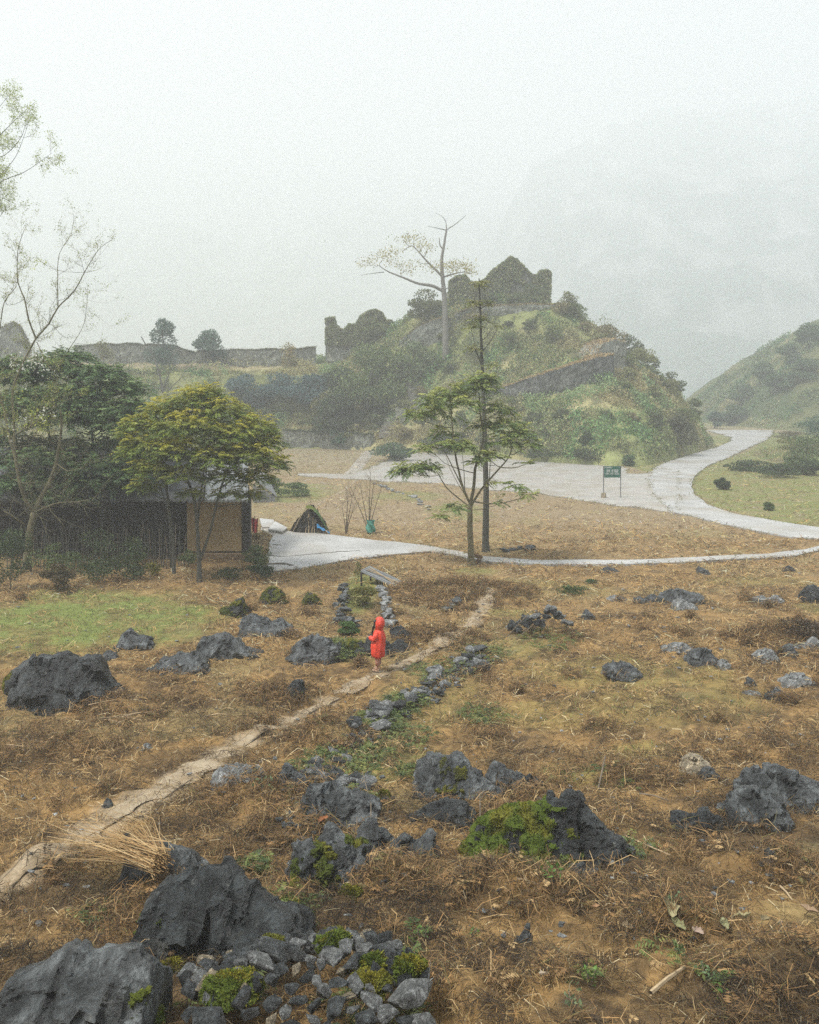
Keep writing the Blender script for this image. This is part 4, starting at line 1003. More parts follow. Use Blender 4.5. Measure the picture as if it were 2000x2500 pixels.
masonry('bastion', [(1452,872,905),(1470,838,900),(1500,828,900),(1530,840,905)], 3.0, 'square stone knob at the upper end of the sloping retaining wall', WALLST, (.30,.23,.13), 2, 1.0, .15)
masonry('stone_wall', [(975,832,850),(1010,805,850),(1050,785,845),(1092,774,838)], 1.2, 'dark slanting wall left of the tall pale tree on the hill', WALL, (.24,.20,.11), 3, 1, .12)
masonry('stone_wall', [(1112,768,790),(1150,752,778),(1200,748,775),(1290,744,772),(1385,746,770)], 1.2, 'level dark terrace wall just below the roofless ruin', WALL, (.26,.21,.11), 4, 1, .1)
masonry('stone_wall', [(180,846,876),(300,842,876),(420,846,876),(480,862,878)], .9, 'dark wall along the skyline behind the two round trees', WALL, (.10,.11,.06), 5, .8, .25)
masonry('stone_wall', [(480,858,880),(560,856,880),(700,855,884),(770,850,886)], .9, 'dark wall along the skyline left of the small ruin', WALL, (.12,.12,.06), 6, .8, .2)
masonry('stone_wall', [(690,1050,1094),(780,1056,1094),(860,1060,1092),(905,1062,1090)], .8, 'low dark field wall at the foot of the terrace, left of the steps', WALL, (.08,.10,.05), 7, .5, .25)
masonry('gate_pillar', [(966,995,1035),(990,996,1038)], 1.0, 'squat dark stone pillar right of the lower steps', WALL, (.09,.10,.05), 8, .6, .12, cat='pillar')
masonry('stone_wall', [(0,800,876),(40,790,876),(68,842,876)], 1.5, 'ruined dark wall end on the skyline at the left edge', WALL, (.14,.13,.06), 9, .6, .4)

def ruin(name, outl, base, depth, label, seed, windows=(), YR=113):
    """roofless shell: a traced front wall plus real side and rear walls"""
    c = P(base[0], base[1], YR); Y = YR
    root = empty(name, (c.x, Y, c.z), label, 'ruin')
    def wallmesh(nm, poly, y0, th, sd, wins=()):
        # column-wise wall so the head stays ragged
        xs = np.arange(poly[0][0], poly[-1][0]+.01, .22); tops = np.interp(xs, [p[0] for p in poly], [p[1] for p in poly])
        tops = tops+.38*(fbm(xs*1.1, xs*0, s=sd, o=4)-.5)*2; K = 22; V = []
        for side in (0, 1):
            for k in range(K+1):
                z = -2.0+(tops+2.0)*k/K; j = .18*(fbm(xs*.9, z*.9, s=sd+side, o=4)-.5)*2
                V.append(np.stack([xs, y0+side*th+(j if side == 0 else j), z], -1))
        V = np.stack(V, 1); R = 2*(K+1); m = len(xs); V[:, K+1:] = V[:, K+1:][:, ::-1]
        i, j = np.meshgrid(np.arange(m-1), np.arange(R-1), indexing='ij'); keep = np.ones(i.shape, bool)
        q = (i*R+j).ravel(); fc = np.stack([q, q+R, q+R+1, q+1], -1)
        caps = []
        for e, fl in ((range(R), 1), (range((m-1)*R, m*R), -1)):
            e = list(e)[::fl]
            for k in range(1, R-1): caps.append((e[0], e[k+1], e[k]))
        return mesh_np(nm, V.reshape(-1, 3), [fc, np.array(caps)], WALLST, root)
    poly = [((a-base[0])*Y/F, (H-(b-HY)*Y/F)-c.z) for a, b in outl]
    wallmesh('front_wall', poly, 0, .8, seed)
    lo = [(x, min(z, max(.8, z*.7))) for x, z in poly]
    wallmesh('rear_wall', lo, depth, .8, seed+10)
    for nm, (x, z) in (('side_wall', poly[1]), ('side_wall', poly[-2])):
        B = MB(); B.box((x-.4 if x > 0 else x-.1, .81, -2), (x+.1 if x > 0 else x+.4, depth-.01, z*.75)); B.build(nm, WALL, root)
    for (a, b, w, h) in windows:   # blocked openings with pale reveals
        x = (a-base[0])*Y/F; z = (H-(b-HY)*Y/F)-c.z; w_, h_ = w*Y/F, h*Y/F; B = MB()
        B.box((x-w_/2, -.30, z-h_/2), (x+w_/2, -.12, z+h_/2)); B.build('niche', ROCK_PALE, root)
    # ivy hanging over the walls
    xs_ = rr.uniform(poly[0][0], poly[-1][0], 16000); tp = np.interp(xs_, [p[0] for p in poly], [p[1] for p in poly]); zz = tp*rr.random(16000)**.6
    cl = fbm(xs_*.6+seed, zz*.6, s=seed, o=3); k = (cl > .36) | (zz > tp-.35); k &= ~((cl < .34) & (zz < tp-.3))
    p = np.stack([xs_, -.15-.4*rr.random(16000), zz+.1*rr.random(16000)], -1)[k]; B = MB()
    leaves(B, p, .17, pal(rr, len(p), [(.30,.36,.17),(.38,.40,.21),(.44,.40,.24),(.19,.24,.13)], [4, 3, 2, 3]), rr, .5, .6); B.build('ivy', LEAF, root)
    return root
ruin('ruin', [(1095,690),(1112,676),(1135,672),(1150,690),(1165,694),(1186,680),(1198,664),(1222,646),(1246,627),(1262,634),(1280,652),(1296,670),(1308,674),(1318,662),(1338,660),(1345,668)], (1220,742), 5.5,
     'large roofless stone ruin with a pointed gable on top of the hill', 31, [(1208,712,7,12),(1229,712,7,12),(1180,722,6,8)])
ruin('ruin', [(795,778),(818,775),(824,802),(840,806),(852,792),(868,794),(880,772),(900,760),(916,756),(934,764),(944,782),(958,784),(972,810)], (870,845), 4.0, 'small broken ruin with a square stub at its left end, on the hill shoulder', 37, (), 118)
# steps
STEPM = mat_concrete('step_stone', (.22, .21, .18))
def steps(label, pts, w):
    B = MB(); r0 = None
    for i, (px, py) in enumerate(pts):
        p = G(px, py, HZ); p.z += .12; r0 = r0 or p
        ww = w*p.y/F; B.box((p.x-ww/2-r0.x, p.y-.5-r0.y, p.z-.5-r0.z), (p.x+ww/2-r0.x, p.y+.8-r0.y, p.z+.06-r0.z))
    o = B.build('steps', STEPM); o.location = r0; return tag(o, label, 'steps')
steps('upper flight of worn steps climbing the hill below the slanting wall', [(1022,996),(1019,985),(1015,974),(1012,962),(1010,950),(1008,938),(1006,927),(1004,916)], 30)
steps('lower flight of pale steps at the end of the stepped path', [(943,1060),(946,1050),(950,1041),(955,1032),(958,1023)], 36)

# ------------------------------------------------------------------ trees and bushes
class Tree:
    def __init__(s, name, px, py, label, cat='tree', fn=None, group=None):
        s.b = G(px, py, fn or T); s.Y = s.b.y; s.root = empty(name, s.b, label, cat, group); s.W = MB(); s.nodes = []; s.r = random.Random(int(px*7+py)); s.rr = np.random.default_rng(int(px*7+py)); s.Cr = MB()
    def at(s, px, py, dy=0): return P(px, py, s.Y+dy) - s.b
    def limb(s, pts, r0, r1, n=7, wob=.04):
        w = [s.at(*p) if len(p) == 3 else s.at(p[0], p[1]) for p in pts]; out = []
        for i in range(len(w)-1):
            p0, p1, p2, p3 = w[max(i-1, 0)], w[i], w[i+1], w[min(i+2, len(w)-1)]; k = max(2, int((p2-p1).length/.25))
            for j in range(k):
                t = j/k; out.append(.5*((2*p1)+(-p0+p2)*t+(2*p0-5*p1+4*p2-p3)*t*t+(-p0+3*p1-3*p2+p3)*t**3))
        out.append(w[-1]); m = len(out)
        out = [p + Vector((s.r.gauss(0, wob*r0*2), s.r.gauss(0, wob*r0*2), 0)) if 0 < i < m-1 else p for i, p in enumerate(out)]
        rad = [r0+(r1-r0)*i/(m-1) for i in range(m)]
        if len(pts) and abs(out[0].length) < .3: rad[0] *= 1.5; out[0] = out[0]-Vector((0, 0, .2)); rad[1] *= 1.15
        s.W.tube(out, rad, n); s.nodes += list(zip(out, rad)); return out
    def twig(s, p, d, L, r0, depth, up=.2, spread=.7, n=3, tips=None):
        k = 5; pts = [p]; dd = d.normalized()
        for i in range(k):
            dd = (dd + Vector((s.r.gauss(0, .16), s.r.gauss(0, .16), s.r.gauss(0, .10)+up*.12))).normalized(); pts.append(pts[-1]+dd*L/k)
        s.W.tube(pts, [r0*(1-.75*i/k) for i in range(k+1)], n, cap=False)
        if tips is not None: tips.append((pts[-1], dd)); tips.append((pts[3], dd))
        if depth > 0:
            for i in range(s.r.choice((2, 3, 3))):
                q = pts[s.r.randint(1, k)]; v = (dd + Vector((s.r.gauss(0, spread), s.r.gauss(0, spread), s.r.gauss(0, spread*.7)+up))).normalized()
                s.twig(q, v, L*s.r.uniform(.45, .75), r0*.55, depth-1, up, spread, n, tips)
    def reach(s, target, r1=.012, sag=.15):
        """a branch from the nearest lower node to a point of the crown"""
        best = min(s.nodes, key=lambda q: (q[0]-target).length + (3 if q[0].z > target.z-.1 else 0)); a, ra = best; L = (target-a).length
        pts = [a + (target-a)*t + Vector((s.r.gauss(0, .04)*L, s.r.gauss(0, .04)*L, -sag*L*t*(1-t)*2)) for t in (0, .2, .4, .6, .8)] + [target]
        r0 = min(ra*.7, .02+.018*L); rad = [r0+(r1-r0)*i/5 for i in range(6)]; s.W.tube(pts, rad, 5, cap=False); s.nodes += list(zip(pts, rad))[1:]
    def done(s, bark, leafmat=LEAF, crown='crown'):
        s.W.build('trunk', bark, s.root, smooth=True)
        if s.Cr.n: s.Cr.build(crown, leafmat, s.root)
        return s.root
def feather_clump(t, px, py, rx, ry, n, dy=0, cols=None, L=.42, K=7, yel=(.444,.407,.056), topyel=.5, shell=.35, rd=None):
    """umbrella of compound leaves about one branch end"""
    c = np.array(t.at(px, py, dy)); k = t.Y/F; R = np.array([rx*k, (rd or rx*.9)*k, ry*k]); r = t.rr
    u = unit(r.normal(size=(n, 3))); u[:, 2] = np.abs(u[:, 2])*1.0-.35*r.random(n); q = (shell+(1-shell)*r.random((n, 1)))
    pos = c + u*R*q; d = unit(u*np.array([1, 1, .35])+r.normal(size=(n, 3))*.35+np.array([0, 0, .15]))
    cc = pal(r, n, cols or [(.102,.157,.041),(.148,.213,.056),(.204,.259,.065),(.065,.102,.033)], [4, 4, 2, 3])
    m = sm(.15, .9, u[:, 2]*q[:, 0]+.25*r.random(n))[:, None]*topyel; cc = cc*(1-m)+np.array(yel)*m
    fronds(t.Cr, pos-d*L*.3, d, L*(.7+.6*r.random(n)), K, cc, r, .35)
    t.reach(Vector(c + np.array([0, 0, -.2*R[2]])))

# bright yellow-green tree in front of the hut (two stems at its foot)
t = Tree('feather_leaved_tree', 487, 1418, 'bushy tree with yellow-tipped feathery leaves in front of the hut')
t.limb([(487,1418),(486,1350),(482,1290,.0),(478,1240),(462,1180,-.3),(440,1130,-.5),(425,1080)], .085, .03)
t.limb([(489,1368),(500,1335),(515,1290),(528,1235),(540,1190,.2),(560,1140,.4),(590,1090)], .055, .025)
t.limb([(482,1290),(488,1230,.3),(498,1150,.5),(505,1080,.5)], .045, .02)
t.limb([(425,1400,.3),(423,1330,.3),(416,1270,.2),(408,1200,0),(400,1130),(385,1080)], .075, .03)
t.limb([(416,1270),(400,1215,.6),(375,1150,.8)], .04, .02); t.limb([(540,1190),(585,1160,.4),(640,1140,.6)], .03, .015)
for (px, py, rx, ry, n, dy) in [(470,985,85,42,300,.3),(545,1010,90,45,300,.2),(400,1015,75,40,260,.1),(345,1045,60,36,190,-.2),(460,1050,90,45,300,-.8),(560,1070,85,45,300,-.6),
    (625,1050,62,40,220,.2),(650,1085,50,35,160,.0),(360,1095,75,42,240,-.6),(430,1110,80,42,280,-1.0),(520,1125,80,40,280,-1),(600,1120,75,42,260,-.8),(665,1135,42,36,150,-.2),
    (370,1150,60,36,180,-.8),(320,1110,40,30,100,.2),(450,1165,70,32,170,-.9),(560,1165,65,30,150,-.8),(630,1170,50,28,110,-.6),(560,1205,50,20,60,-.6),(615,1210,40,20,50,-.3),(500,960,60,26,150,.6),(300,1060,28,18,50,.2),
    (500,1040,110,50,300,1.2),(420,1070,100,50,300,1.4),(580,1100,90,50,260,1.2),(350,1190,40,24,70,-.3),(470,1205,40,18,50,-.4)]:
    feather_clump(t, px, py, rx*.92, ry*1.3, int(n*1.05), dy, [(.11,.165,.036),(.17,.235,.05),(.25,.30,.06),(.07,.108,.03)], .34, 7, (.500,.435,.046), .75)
t.done(BARK_DARK)

# darker feathery trees behind, to the left
def dark_tree(px, py, label, clumps, stems, topyel=.2):
    t = Tree('feather_leaved_tree', px, py, label)
    for s_ in stems: t.limb(s_, .10, .03)
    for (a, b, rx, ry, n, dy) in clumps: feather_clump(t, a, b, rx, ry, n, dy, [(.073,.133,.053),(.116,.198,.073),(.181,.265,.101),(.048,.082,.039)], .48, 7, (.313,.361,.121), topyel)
    return t.done(BARK_DARK)
dark_tree(255, 1372, 'dark green feathery tree over the tiled roof, left of the yellow-green one',
  [(235,915,85,40,260,2),(300,950,70,38,240,2),(200,960,95,45,300,1.5),(120,900,90,42,280,2),(60,925,80,45,240,2),(270,1010,80,40,260,1),(160,1030,90,45,260,1),(60,1010,90,50,260,1),(330,990,40,24,90,1.2),(20,1080,60,45,150,1.4),(110,1090,80,40,180,1.5),(220,1090,80,40,160,1.2),(300,1080,50,30,100,1),(170,870,60,26,140,2.5),(200,1000,120,60,420,1.6),(90,980,120,60,420,1.4),(290,1040,70,50,260,.6),(120,1120,120,40,300,.6),(240,1140,90,34,240,.4),(20,1130,60,40,160,.6),(330,1120,50,36,140,.4),(20,900,70,40,200,2),(230,1180,90,28,200,.2),(80,1170,80,30,180,.2),(310,1170,60,30,150,.2),(150,1210,90,20,120,.0),(20,1190,50,30,90,.2)],
  [[(255,1372,1),(250,1290,1),(240,1180,1.2),(225,1060,1.4),(225,960,1.6)],[(250,1290,1),(275,1180,1.2),(295,1080,1.2)],[(150,1372,2),(150,1250,2),(130,1120,1.6),(110,1000,1.8)]])

# shrubs scattered over the hill

# bare mossy tree at the left with blossoms and a few fresh leaves
t = Tree('fruit_tree', 72, 1398, 'nearly bare old tree with mossy trunk, white blossoms and a few fresh leaves, left')
t.limb([(64,1398),(68,1350),(76,1290),(84,1250)], .15, .12, 9)
t.limb([(84,1250),(60,1215,-.2),(45,1160,-.3),(36,1110,-.3),(22,1070,-.2),(10,1000,0),(-10,930,.2)], .075, .03)
t.limb([(84,1250),(100,1215,.2),(120,1180,.4),(138,1130,.4),(142,1100,.4),(150,1050,.3),(148,1000)], .09, .03)
t.limb([(60,1282),(40,1265,-.4),(10,1248,-.6)], .05, .02, 5); t.limb([(84,1252),(120,1235,-.4),(145,1228,-.6),(225,1222,-.8)], .035, .006, 5)
t.limb([(138,1130),(165,1150,-.3),(205,1140,-.5),(240,1120,-.6)], .02, .005, 5); t.limb([(36,1110),(34,1020,.4),(32,950,.4),(60,880,.3),(88,826,.2)], .05, .035)
t.limb([(88,826),(70,780),(60,730),(44,690),(42,640),(46,600),(60,560)], .035, .008, 5); t.limb([(88,826),(120,790,.1),(142,750,.2),(180,712),(215,650),(245,605),(275,585)], .035, .007, 5)
t.limb([(142,750),(141,690,.2),(145,620,.3),(175,570,.3),(180,525)], .02, .005, 4); t.limb([(90,835),(130,905,-.3),(170,850,-.4),(205,790,-.3),(215,700)], .02, .005, 4)
t.limb([(10,1000),(-20,900),(0,800),(10,740),(40,700)], .04, .012, 5); t.limb([(22,1070),(90,1030,-.4),(140,990,-.5),(200,960,-.6)], .025, .006, 4)
tips = []; nodes0 = list(t.nodes)
for i in range(190):
    p, r_ = t.r.choice(nodes0)
    if p.z < 2.2: continue
    d = Vector((t.r.gauss(0, 1), t.r.gauss(0, .8), t.r.gauss(.6, .6))); t.twig(p, d, t.r.uniform(.4, 1.1), min(.012, r_*.5), 2, .35, .6, 3, tips)
for i in range(60):     # pale drooping bare twigs against the roof
    p, r_ = t.r.choice([q for q in nodes0 if 1.8 < q[0].z < 5]); d = Vector((t.r.gauss(.6, .8), t.r.gauss(-.3, .6), t.r.gauss(.2, .5))); t.twig(p, d, t.r.uniform(.6, 1.5), .011, 2, .1, .6, 3)
tp = np.array([list(q[0]) for q in tips]); hi = tp[:, 2] > 5.0
sel = tp[hi]; sel = sel[t.rr.random(len(sel)) < .55]; pos = np.repeat(sel, 5, 0)+t.rr.normal(size=(len(sel)*5, 3))*.06
leaves(t.Cr, pos, .030, pal(t.rr, len(pos), [(.272,.323,.068),(.408,.425,.102),(.442,.374,.204),(.187,.238,.051)], [4, 3, 2, 2]), t.rr, .5, .32)
for px, py, n in [(85,1010,50),(60,1030,30),(110,1030,60),(100,1045,40),(40,1045,20),(50,960,20),(95,640,40),(70,650,30),(100,1020,40)]:
    c = np.array(t.at(px, py, -.5)); pos = c+t.rr.normal(size=(n, 3))*np.array([.16, .2, .12]); leaves(t.Cr, pos, .05, pal(t.rr, n, [(.374,.442,.068),(.476,.493,.102)], [1, 1]), t.rr, .4, .28)
root = t.done(BARK_MOSSY, crown='leaves')
Bl = MB()
for px, py, n in [(45,880,40),(60,900,50),(90,870,60),(80,890,50),(110,900,40),(60,1012,30),(105,1012,40),(115,1008,30),(50,1052,25),(30,890,30),(70,945,14),(20,1080,12),(55,1060,14)]:
    c = np.array(t.at(px, py, -.6)); n = n//2; pos = c+t.rr.normal(size=(n, 3))*np.array([.17, .2, .13]); leaves(Bl, pos, .038, np.array((.62,.62,.56))*np.ones((n, 1)), t.rr, .7, .8)
Bl.build('blossoms', LEAF, root)
# tree whose boughs enter at the upper left
t = Tree('willowy_tree', -170, 1420, 'tree outside the frame whose thin fresh-leaved boughs reach in at the upper left')
t.limb([(-170,1420),(-165,1200),(-150,950),(-130,700),(-110,500)], .17, .06, 8)
tips = []
for pts in [[(-130,700),(-60,520),(0,430),(40,380),(70,300)],[(-110,520),(-50,380),(0,330),(40,290),(85,250)],[(-120,600),(-40,480),(10,440),(60,420),(125,375)],[(-110,500),(-60,340),(0,260),(20,235)],
            [(-130,700),(-50,560),(0,505),(8,470)],[(-110,500),(-60,400),(10,380),(55,330),(62,290)],[(-120,620),(-60,560),(-10,540),(12,510)]]:
    t.limb(pts, .03, .005, 4)
nodes0 = [q for q in t.nodes if q[0].x > -t.b.x-.0+P(-60, 500, t.Y).x-0 or True]
nodes0 = [q for q in t.nodes if (q[0]+t.b).x > P(-60, 500, t.Y).x and q[1] < .05]
for i in range(85):
    p, r_ = t.r.choice(nodes0); d = Vector((t.r.gauss(.3, .8), t.r.gauss(0, .8), t.r.gauss(.5, .6))); t.twig(p, d, t.r.uniform(.3, .8), .007, 2, .3, .6, 3, tips)
tp = np.array([list(q[0]) for q in tips]); pos = np.repeat(tp, 6, 0)+t.rr.normal(size=(len(tp)*6, 3))*.08
leaves(t.Cr, pos, .034, pal(t.rr, len(pos), [(.340,.408,.085),(.459,.493,.136),(.255,.323,.068)], [4, 3, 2]), t.rr, .5, .3); t.done(BARK_DARK, crown='leaves')

# the slender feather-leaved tree by the lane
t = Tree('feather_leaved_tree', 1150, 1378, 'slender open tree with feathery leaves beside the lane, in front of the slim tall one')
t.limb([(1152,1380),(1150,1340),(1148,1280),(1149,1232)], .125, .10, 9)
t.limb([(1149,1232),(1158,1180),(1160,1145),(1170,1110),(1180,1060,.1),(1172,1010),(1170,960)], .07, .02)
t.limb([(1149,1232),(1132,1195),(1120,1150),(1112,1110),(1106,1060),(1102,1010),(1100,960)], .05, .015)
t.limb([(1149,1236),(1175,1195,-.2),(1200,1165,-.3),(1232,1130,-.2),(1245,1110,0),(1255,1080)], .05, .015)
t.limb([(1148,1238),(1118,1215,.4),(1090,1190,.5),(1072,1160,.5),(1060,1145,.3),(1050,1140)], .03, .01); t.limb([(1132,1195),(1110,1150,.7),(1090,1110,1),(1060,1060,1)], .03, .01)
t.limb([(1160,1155),(1130,1148,-.3),(1085,1130,-.5),(1060,1105,-.5)], .02, .007, 4); t.limb([(1140,1215),(1118,1180,-.8),(1095,1135,-1),(1088,1110,-1)], .02, .007, 4); t.limb([(1135,1200),(1133,1150,.5),(1128,1105,.6)], .02, .008, 4)
t.limb([(1152,1245,-.1),(1110,1228,-.6),(1092,1250,-.8),(1090,1275,-.9)], .015, .006, 4); t.limb([(1200,1165),(1225,1185,-.6),(1260,1200,-.8)], .012, .005, 4); t.limb([(1195,1172),(1198,1110,.4),(1202,1080,.5)], .02, .006, 4)
G5 = [(.103,.180,.069),(.161,.240,.082),(.230,.311,.103),(.069,.115,.050)]
for (px, py, rx, ry, n, dy) in [(1100,965,55,24,90,.2),(1060,985,50,24,80,.2),(1165,945,60,28,120,.1),(1190,925,36,18,60,0),(1025,1015,40,24,60,-.2),(1140,985,50,24,70,-.5),(1080,1010,50,20,60,.9),
    (1215,1000,46,22,60,.3),(1235,1035,50,26,90,.2),(1265,1060,45,24,80,0),(1290,1085,30,14,36,-.2),(1225,1080,40,20,56,-.3),(1110,1085,40,18,60,-.5),(1135,1090,36,16,46,-.6),(1035,1095,26,16,34,-.4),(1010,1145,42,22,80,-.3),
    (985,1150,26,18,44,-.2),(1040,1140,34,14,44,-.5),(1195,1115,34,16,50,-.5),(1170,1125,26,12,24,-.7),(1290,1130,20,6,10,-.3),(1262,1190,24,10,18,-.8),(1290,1208,30,8,16,-.8),(1240,1180,14,7,8,-.8),(1110,1240,30,12,26,-.9),(1070,1262,18,8,14,-.9),(1215,1225,14,12,10,-.3),
    (1180,1040,36,20,40,.6),(1080,1060,40,20,40,1)]:
    feather_clump(t, px, py, rx, ry*1.5, int(n*.8), dy, [(.13,.20,.065),(.19,.26,.08),(.26,.31,.10),(.09,.14,.05)], .44, 8, (.42,.42,.10), .7, .2)
t.done(BARK_MOSSY)
# slim tall tree behind it
t = Tree('slim_tree', 1184, 1345, 'slim straight tall tree with a bare grey stem, right behind the feathery one')
t.limb([(1186,1348),(1186,1300),(1187,1200),(1184,1080),(1180,960),(1176,850),(1172,740),(1170,680)], .15, .025, 9, .015)
for a, b in [((1178,900),(1150,800)),((1176,860),(1220,790)),((1178,880),(1155,840)),((1176,830),(1200,800)),((1180,960),(1215,900))]:
    t.limb([a, ((a[0]+b[0])/2, (a[1]+b[1])/2+8), b], .022, .006, 4)
for (px, py, rx, ry, n) in [(1168,695,20,20,26),(1160,740,26,18,24),(1175,780,26,18,22),(1150,800,22,16,18),(1160,850,26,16,16),(1200,890,26,14,14),(1190,740,16,14,10),(1215,795,12,8,8),(1190,1180,20,12,10)]:
    feather_clump(t, px, py, rx, ry, n, 0, [(.170,.204,.068),(.255,.264,.102),(.119,.153,.051)]+[(.204,.204,.085)], .42, 6, (.340,.306,.085), .3, .1)
t.done(BARK_DARK)

# tall pale kapok-like tree on the hill
t = Tree('spreading_tree', 1087, 872, 'tall pale-stemmed tree with long level boughs and sparse yellow leaves on the hill')
t.limb([(1088,880),(1088,830),(1087,780),(1085,730),(1083,700)], .40, .28, 10, .01); t.limb([(1083,700),(1080,670),(1079,630),(1084,600),(1090,562)], .26, .10, 8, .02)
t.limb([(1084,610),(1075,600),(1073,580)], .1, .04, 5); t.limb([(1090,562),(1064,556),(1044,552)], .07, .02, 5); t.limb([(1090,562),(1115,545),(1138,526)], .07, .02, 5); t.limb([(1090,562),(1088,540),(1075,525),(1063,520)], .06, .015, 5)
t.limb([(1084,712),(1055,698,-.5),(1020,692,-1),(985,678,-1.5),(950,664,-1.8),(935,655,-2),(925,648,-2)], .22, .05, 7); t.limb([(938,664,-1.8),(905,668,-2),(880,672,-2)], .06, .015, 5)
t.limb([(1080,675),(1060,655,.5),(1040,635,.8),(1020,612,1),(1005,600,1.2),(985,612,1)], .16, .04, 7); t.limb([(1084,676),(1110,668),(1135,664),(1150,668)], .12, .04, 6); t.limb([(1085,708),(1100,700),(1135,690)], .06, .02, 5)
for (px, py, rx, n) in [(900,640,32,36),(935,625,36,50),(960,612,32,44),(985,585,34,40),(1010,580,34,44),(1030,600,32,40),(1045,608,26,24),(985,650,34,34),(1000,660,26,24),(960,640,30,26),(1080,650,34,60),(1110,645,30,56),(1135,650,30,56),(1150,660,20,40),(1055,655,20,20),(1020,640,26,20),(880,642,16,10),(1100,665,24,24)]:
    c = np.array(t.at(px, py, t.r.uniform(-1.5, 1.5))); k = t.Y/F; n = n*3; pos = c+t.rr.normal(size=(n, 3))*np.array([rx*k*.5, rx*k*.5, 7*k]); leaves(t.Cr, pos, .11, pal(t.rr, n, [(.442,.391,.153),(.500,.425,.170),(.306,.306,.119)], [3, 2, 2]), t.rr, .4, .5)
    t.reach(Vector(c), .02)
t.done(BARK_PALE)

def blob_tree(name, px, py, w, h, label, cols, size=.12, n=3000, cat='tree', trunk=.12, group=None, fn=None, shape=1.0, bark=None, seed=None, low=.0, clumps=9):
    """leafy tree or bush about w x h frame pixels standing at px, py"""
    t = Tree(name, px, py, label, cat, fn, group); k = t.Y/F; Wd, Hh = w*k, h*k
    if seed: t.rr = np.random.default_rng(seed); t.r = random.Random(seed)
    lo = max(low, .02)
    t.limb([(px, py), (px+w*.02, py-h*(lo+.25)), (px, py-h*.75)], trunk, trunk*.3, 6)
    C = []
    for i in range(clumps):
        a = 6.283*i/clumps*2.4; f = t.r.uniform(.15, 1)**.6; zc = lo+.12+(1-lo-.3)*t.r.random(); rad = (1-abs(zc-.45)*1.15*shape)
        C.append(np.array([math.cos(a)*f*rad*Wd*.38, math.sin(a)*f*rad*Wd*.38, zc*Hh]))
    C.append(np.array([0, 0, Hh*.85]))
    m = n//len(C)
    for c in C:
        R = np.array([Wd*.22, Wd*.22, Hh*.16])*t.r.uniform(.75, 1.25); u = unit(t.rr.normal(size=(m, 3))); q = .45+.6*t.rr.random((m, 1))**.7
        pos = c+u*R*q; pos[:, 2] = np.maximum(pos[:, 2], .03); cc = pal(t.rr, m, cols, [4, 3, 2][:len(cols)]); lift = np.clip(u[:, 2:]*.35+1, .7, 1.4)
        leaves(t.Cr, pos, size, cc, t.rr, .6, .5)
        if trunk > .04: t.reach(Vector(c), .01)
    return t.done(bark or BARK_DARK, crown='crown' if cat == 'tree' else 'foliage')
GR = [(.085,.136,.054),(.136,.187,.071),(.187,.230,.085)]; BL = [(.060,.119,.093),(.085,.162,.119),(.128,.196,.136)]; OL = [(.153,.170,.060),(.221,.221,.085),(.272,.238,.102)]; DK = [(.037,.061,.027),(.061,.093,.037),(.093,.136,.051)]
blob_tree('conifer', 397, 905, 96, 132, 'blue-green tree on the left terrace, taller one with a pointed tip', BL, .13, 4200, shape=1.4, low=.08)
blob_tree('conifer', 512, 892, 98, 90, 'blue-green tree on the left terrace, lower rounder one', BL, .13, 3600, shape=1.1, low=.05)
# leaning bare tree behind the yellow-green tree
t = Tree('bare_tree', 400, 960, 'bare forked tree with broken tips on the left terrace, before the pointed blue-green tree')
t.b = t.b; t.limb([(400,985),(396,945),(385,900),(370,860),(352,835),(345,822)], .16, .06, 6); t.limb([(398,950),(412,915),(425,890),(432,872)], .1, .03, 5); t.limb([(402,960),(440,925),(452,905)], .07, .03, 5); t.limb([(398,975),(375,955),(355,945)], .06, .02, 5)
t.done(BARK_DARK)
blob_tree('sapling', 252, 905, 52, 75, 'small yellowish sapling on the left terrace near the left end of the skyline wall', OL, .12, 800, trunk=.08, low=.35)
blob_tree('sapling', 705, 900, 60, 62, 'ochre sapling growing before the skyline wall, left of the small ruin', [(.340,.289,.119),(.408,.323,.153),(.238,.221,.102)], .11, 1200, trunk=.06)
blob_tree('tree', 905, 1000, 230, 165, 'broad yellow-green tree on the left flank of the hill', [(.136,.196,.060),(.196,.255,.085),(.093,.136,.051)], .17, 9000, trunk=.22, clumps=18, shape=.8)
blob_tree('tree', 1010, 925, 110, 90, 'pale green feathery tree left of the tall pale stem', [(.153,.204,.085),(.204,.255,.119),(.102,.145,.068)], .15, 3600, trunk=.12, clumps=12)
blob_tree('bush', 1040, 790, 110, 82, 'rounded bush on the crest between the two ruins', [(.145,.170,.076),(.204,.212,.093),(.093,.119,.060)], .13, 4200, 'bush', .08)
blob_tree('bush', 905, 845, 120, 70, 'light green bush in front of the small ruin', [(.170,.212,.076),(.221,.246,.102),(.119,.145,.060)], .14, 3600, 'bush', .06)
blob_tree('bush', 820, 1065, 150, 105, 'large dark bush above the low field wall, left of the steps', DK+[], .15, 6500, 'bush', .1, clumps=14)
blob_tree('bush', 800, 1040, 110, 85, 'olive bush with a dead brown top behind the large dark bush', OL, .14, 3200, 'bush', .08)
blob_tree('bush', 905, 1035, 120, 90, 'mid-green bush between the large dark bush and the lower steps', GR, .15, 3800, 'bush', .08)
blob_tree('bush', 828, 1090, 60, 46, 'small sea-green shrub standing right against the low field wall', [(.051,.145,.085),(.085,.187,.111),(.051,.102,.068)], .12, 1600, 'bush', .04)
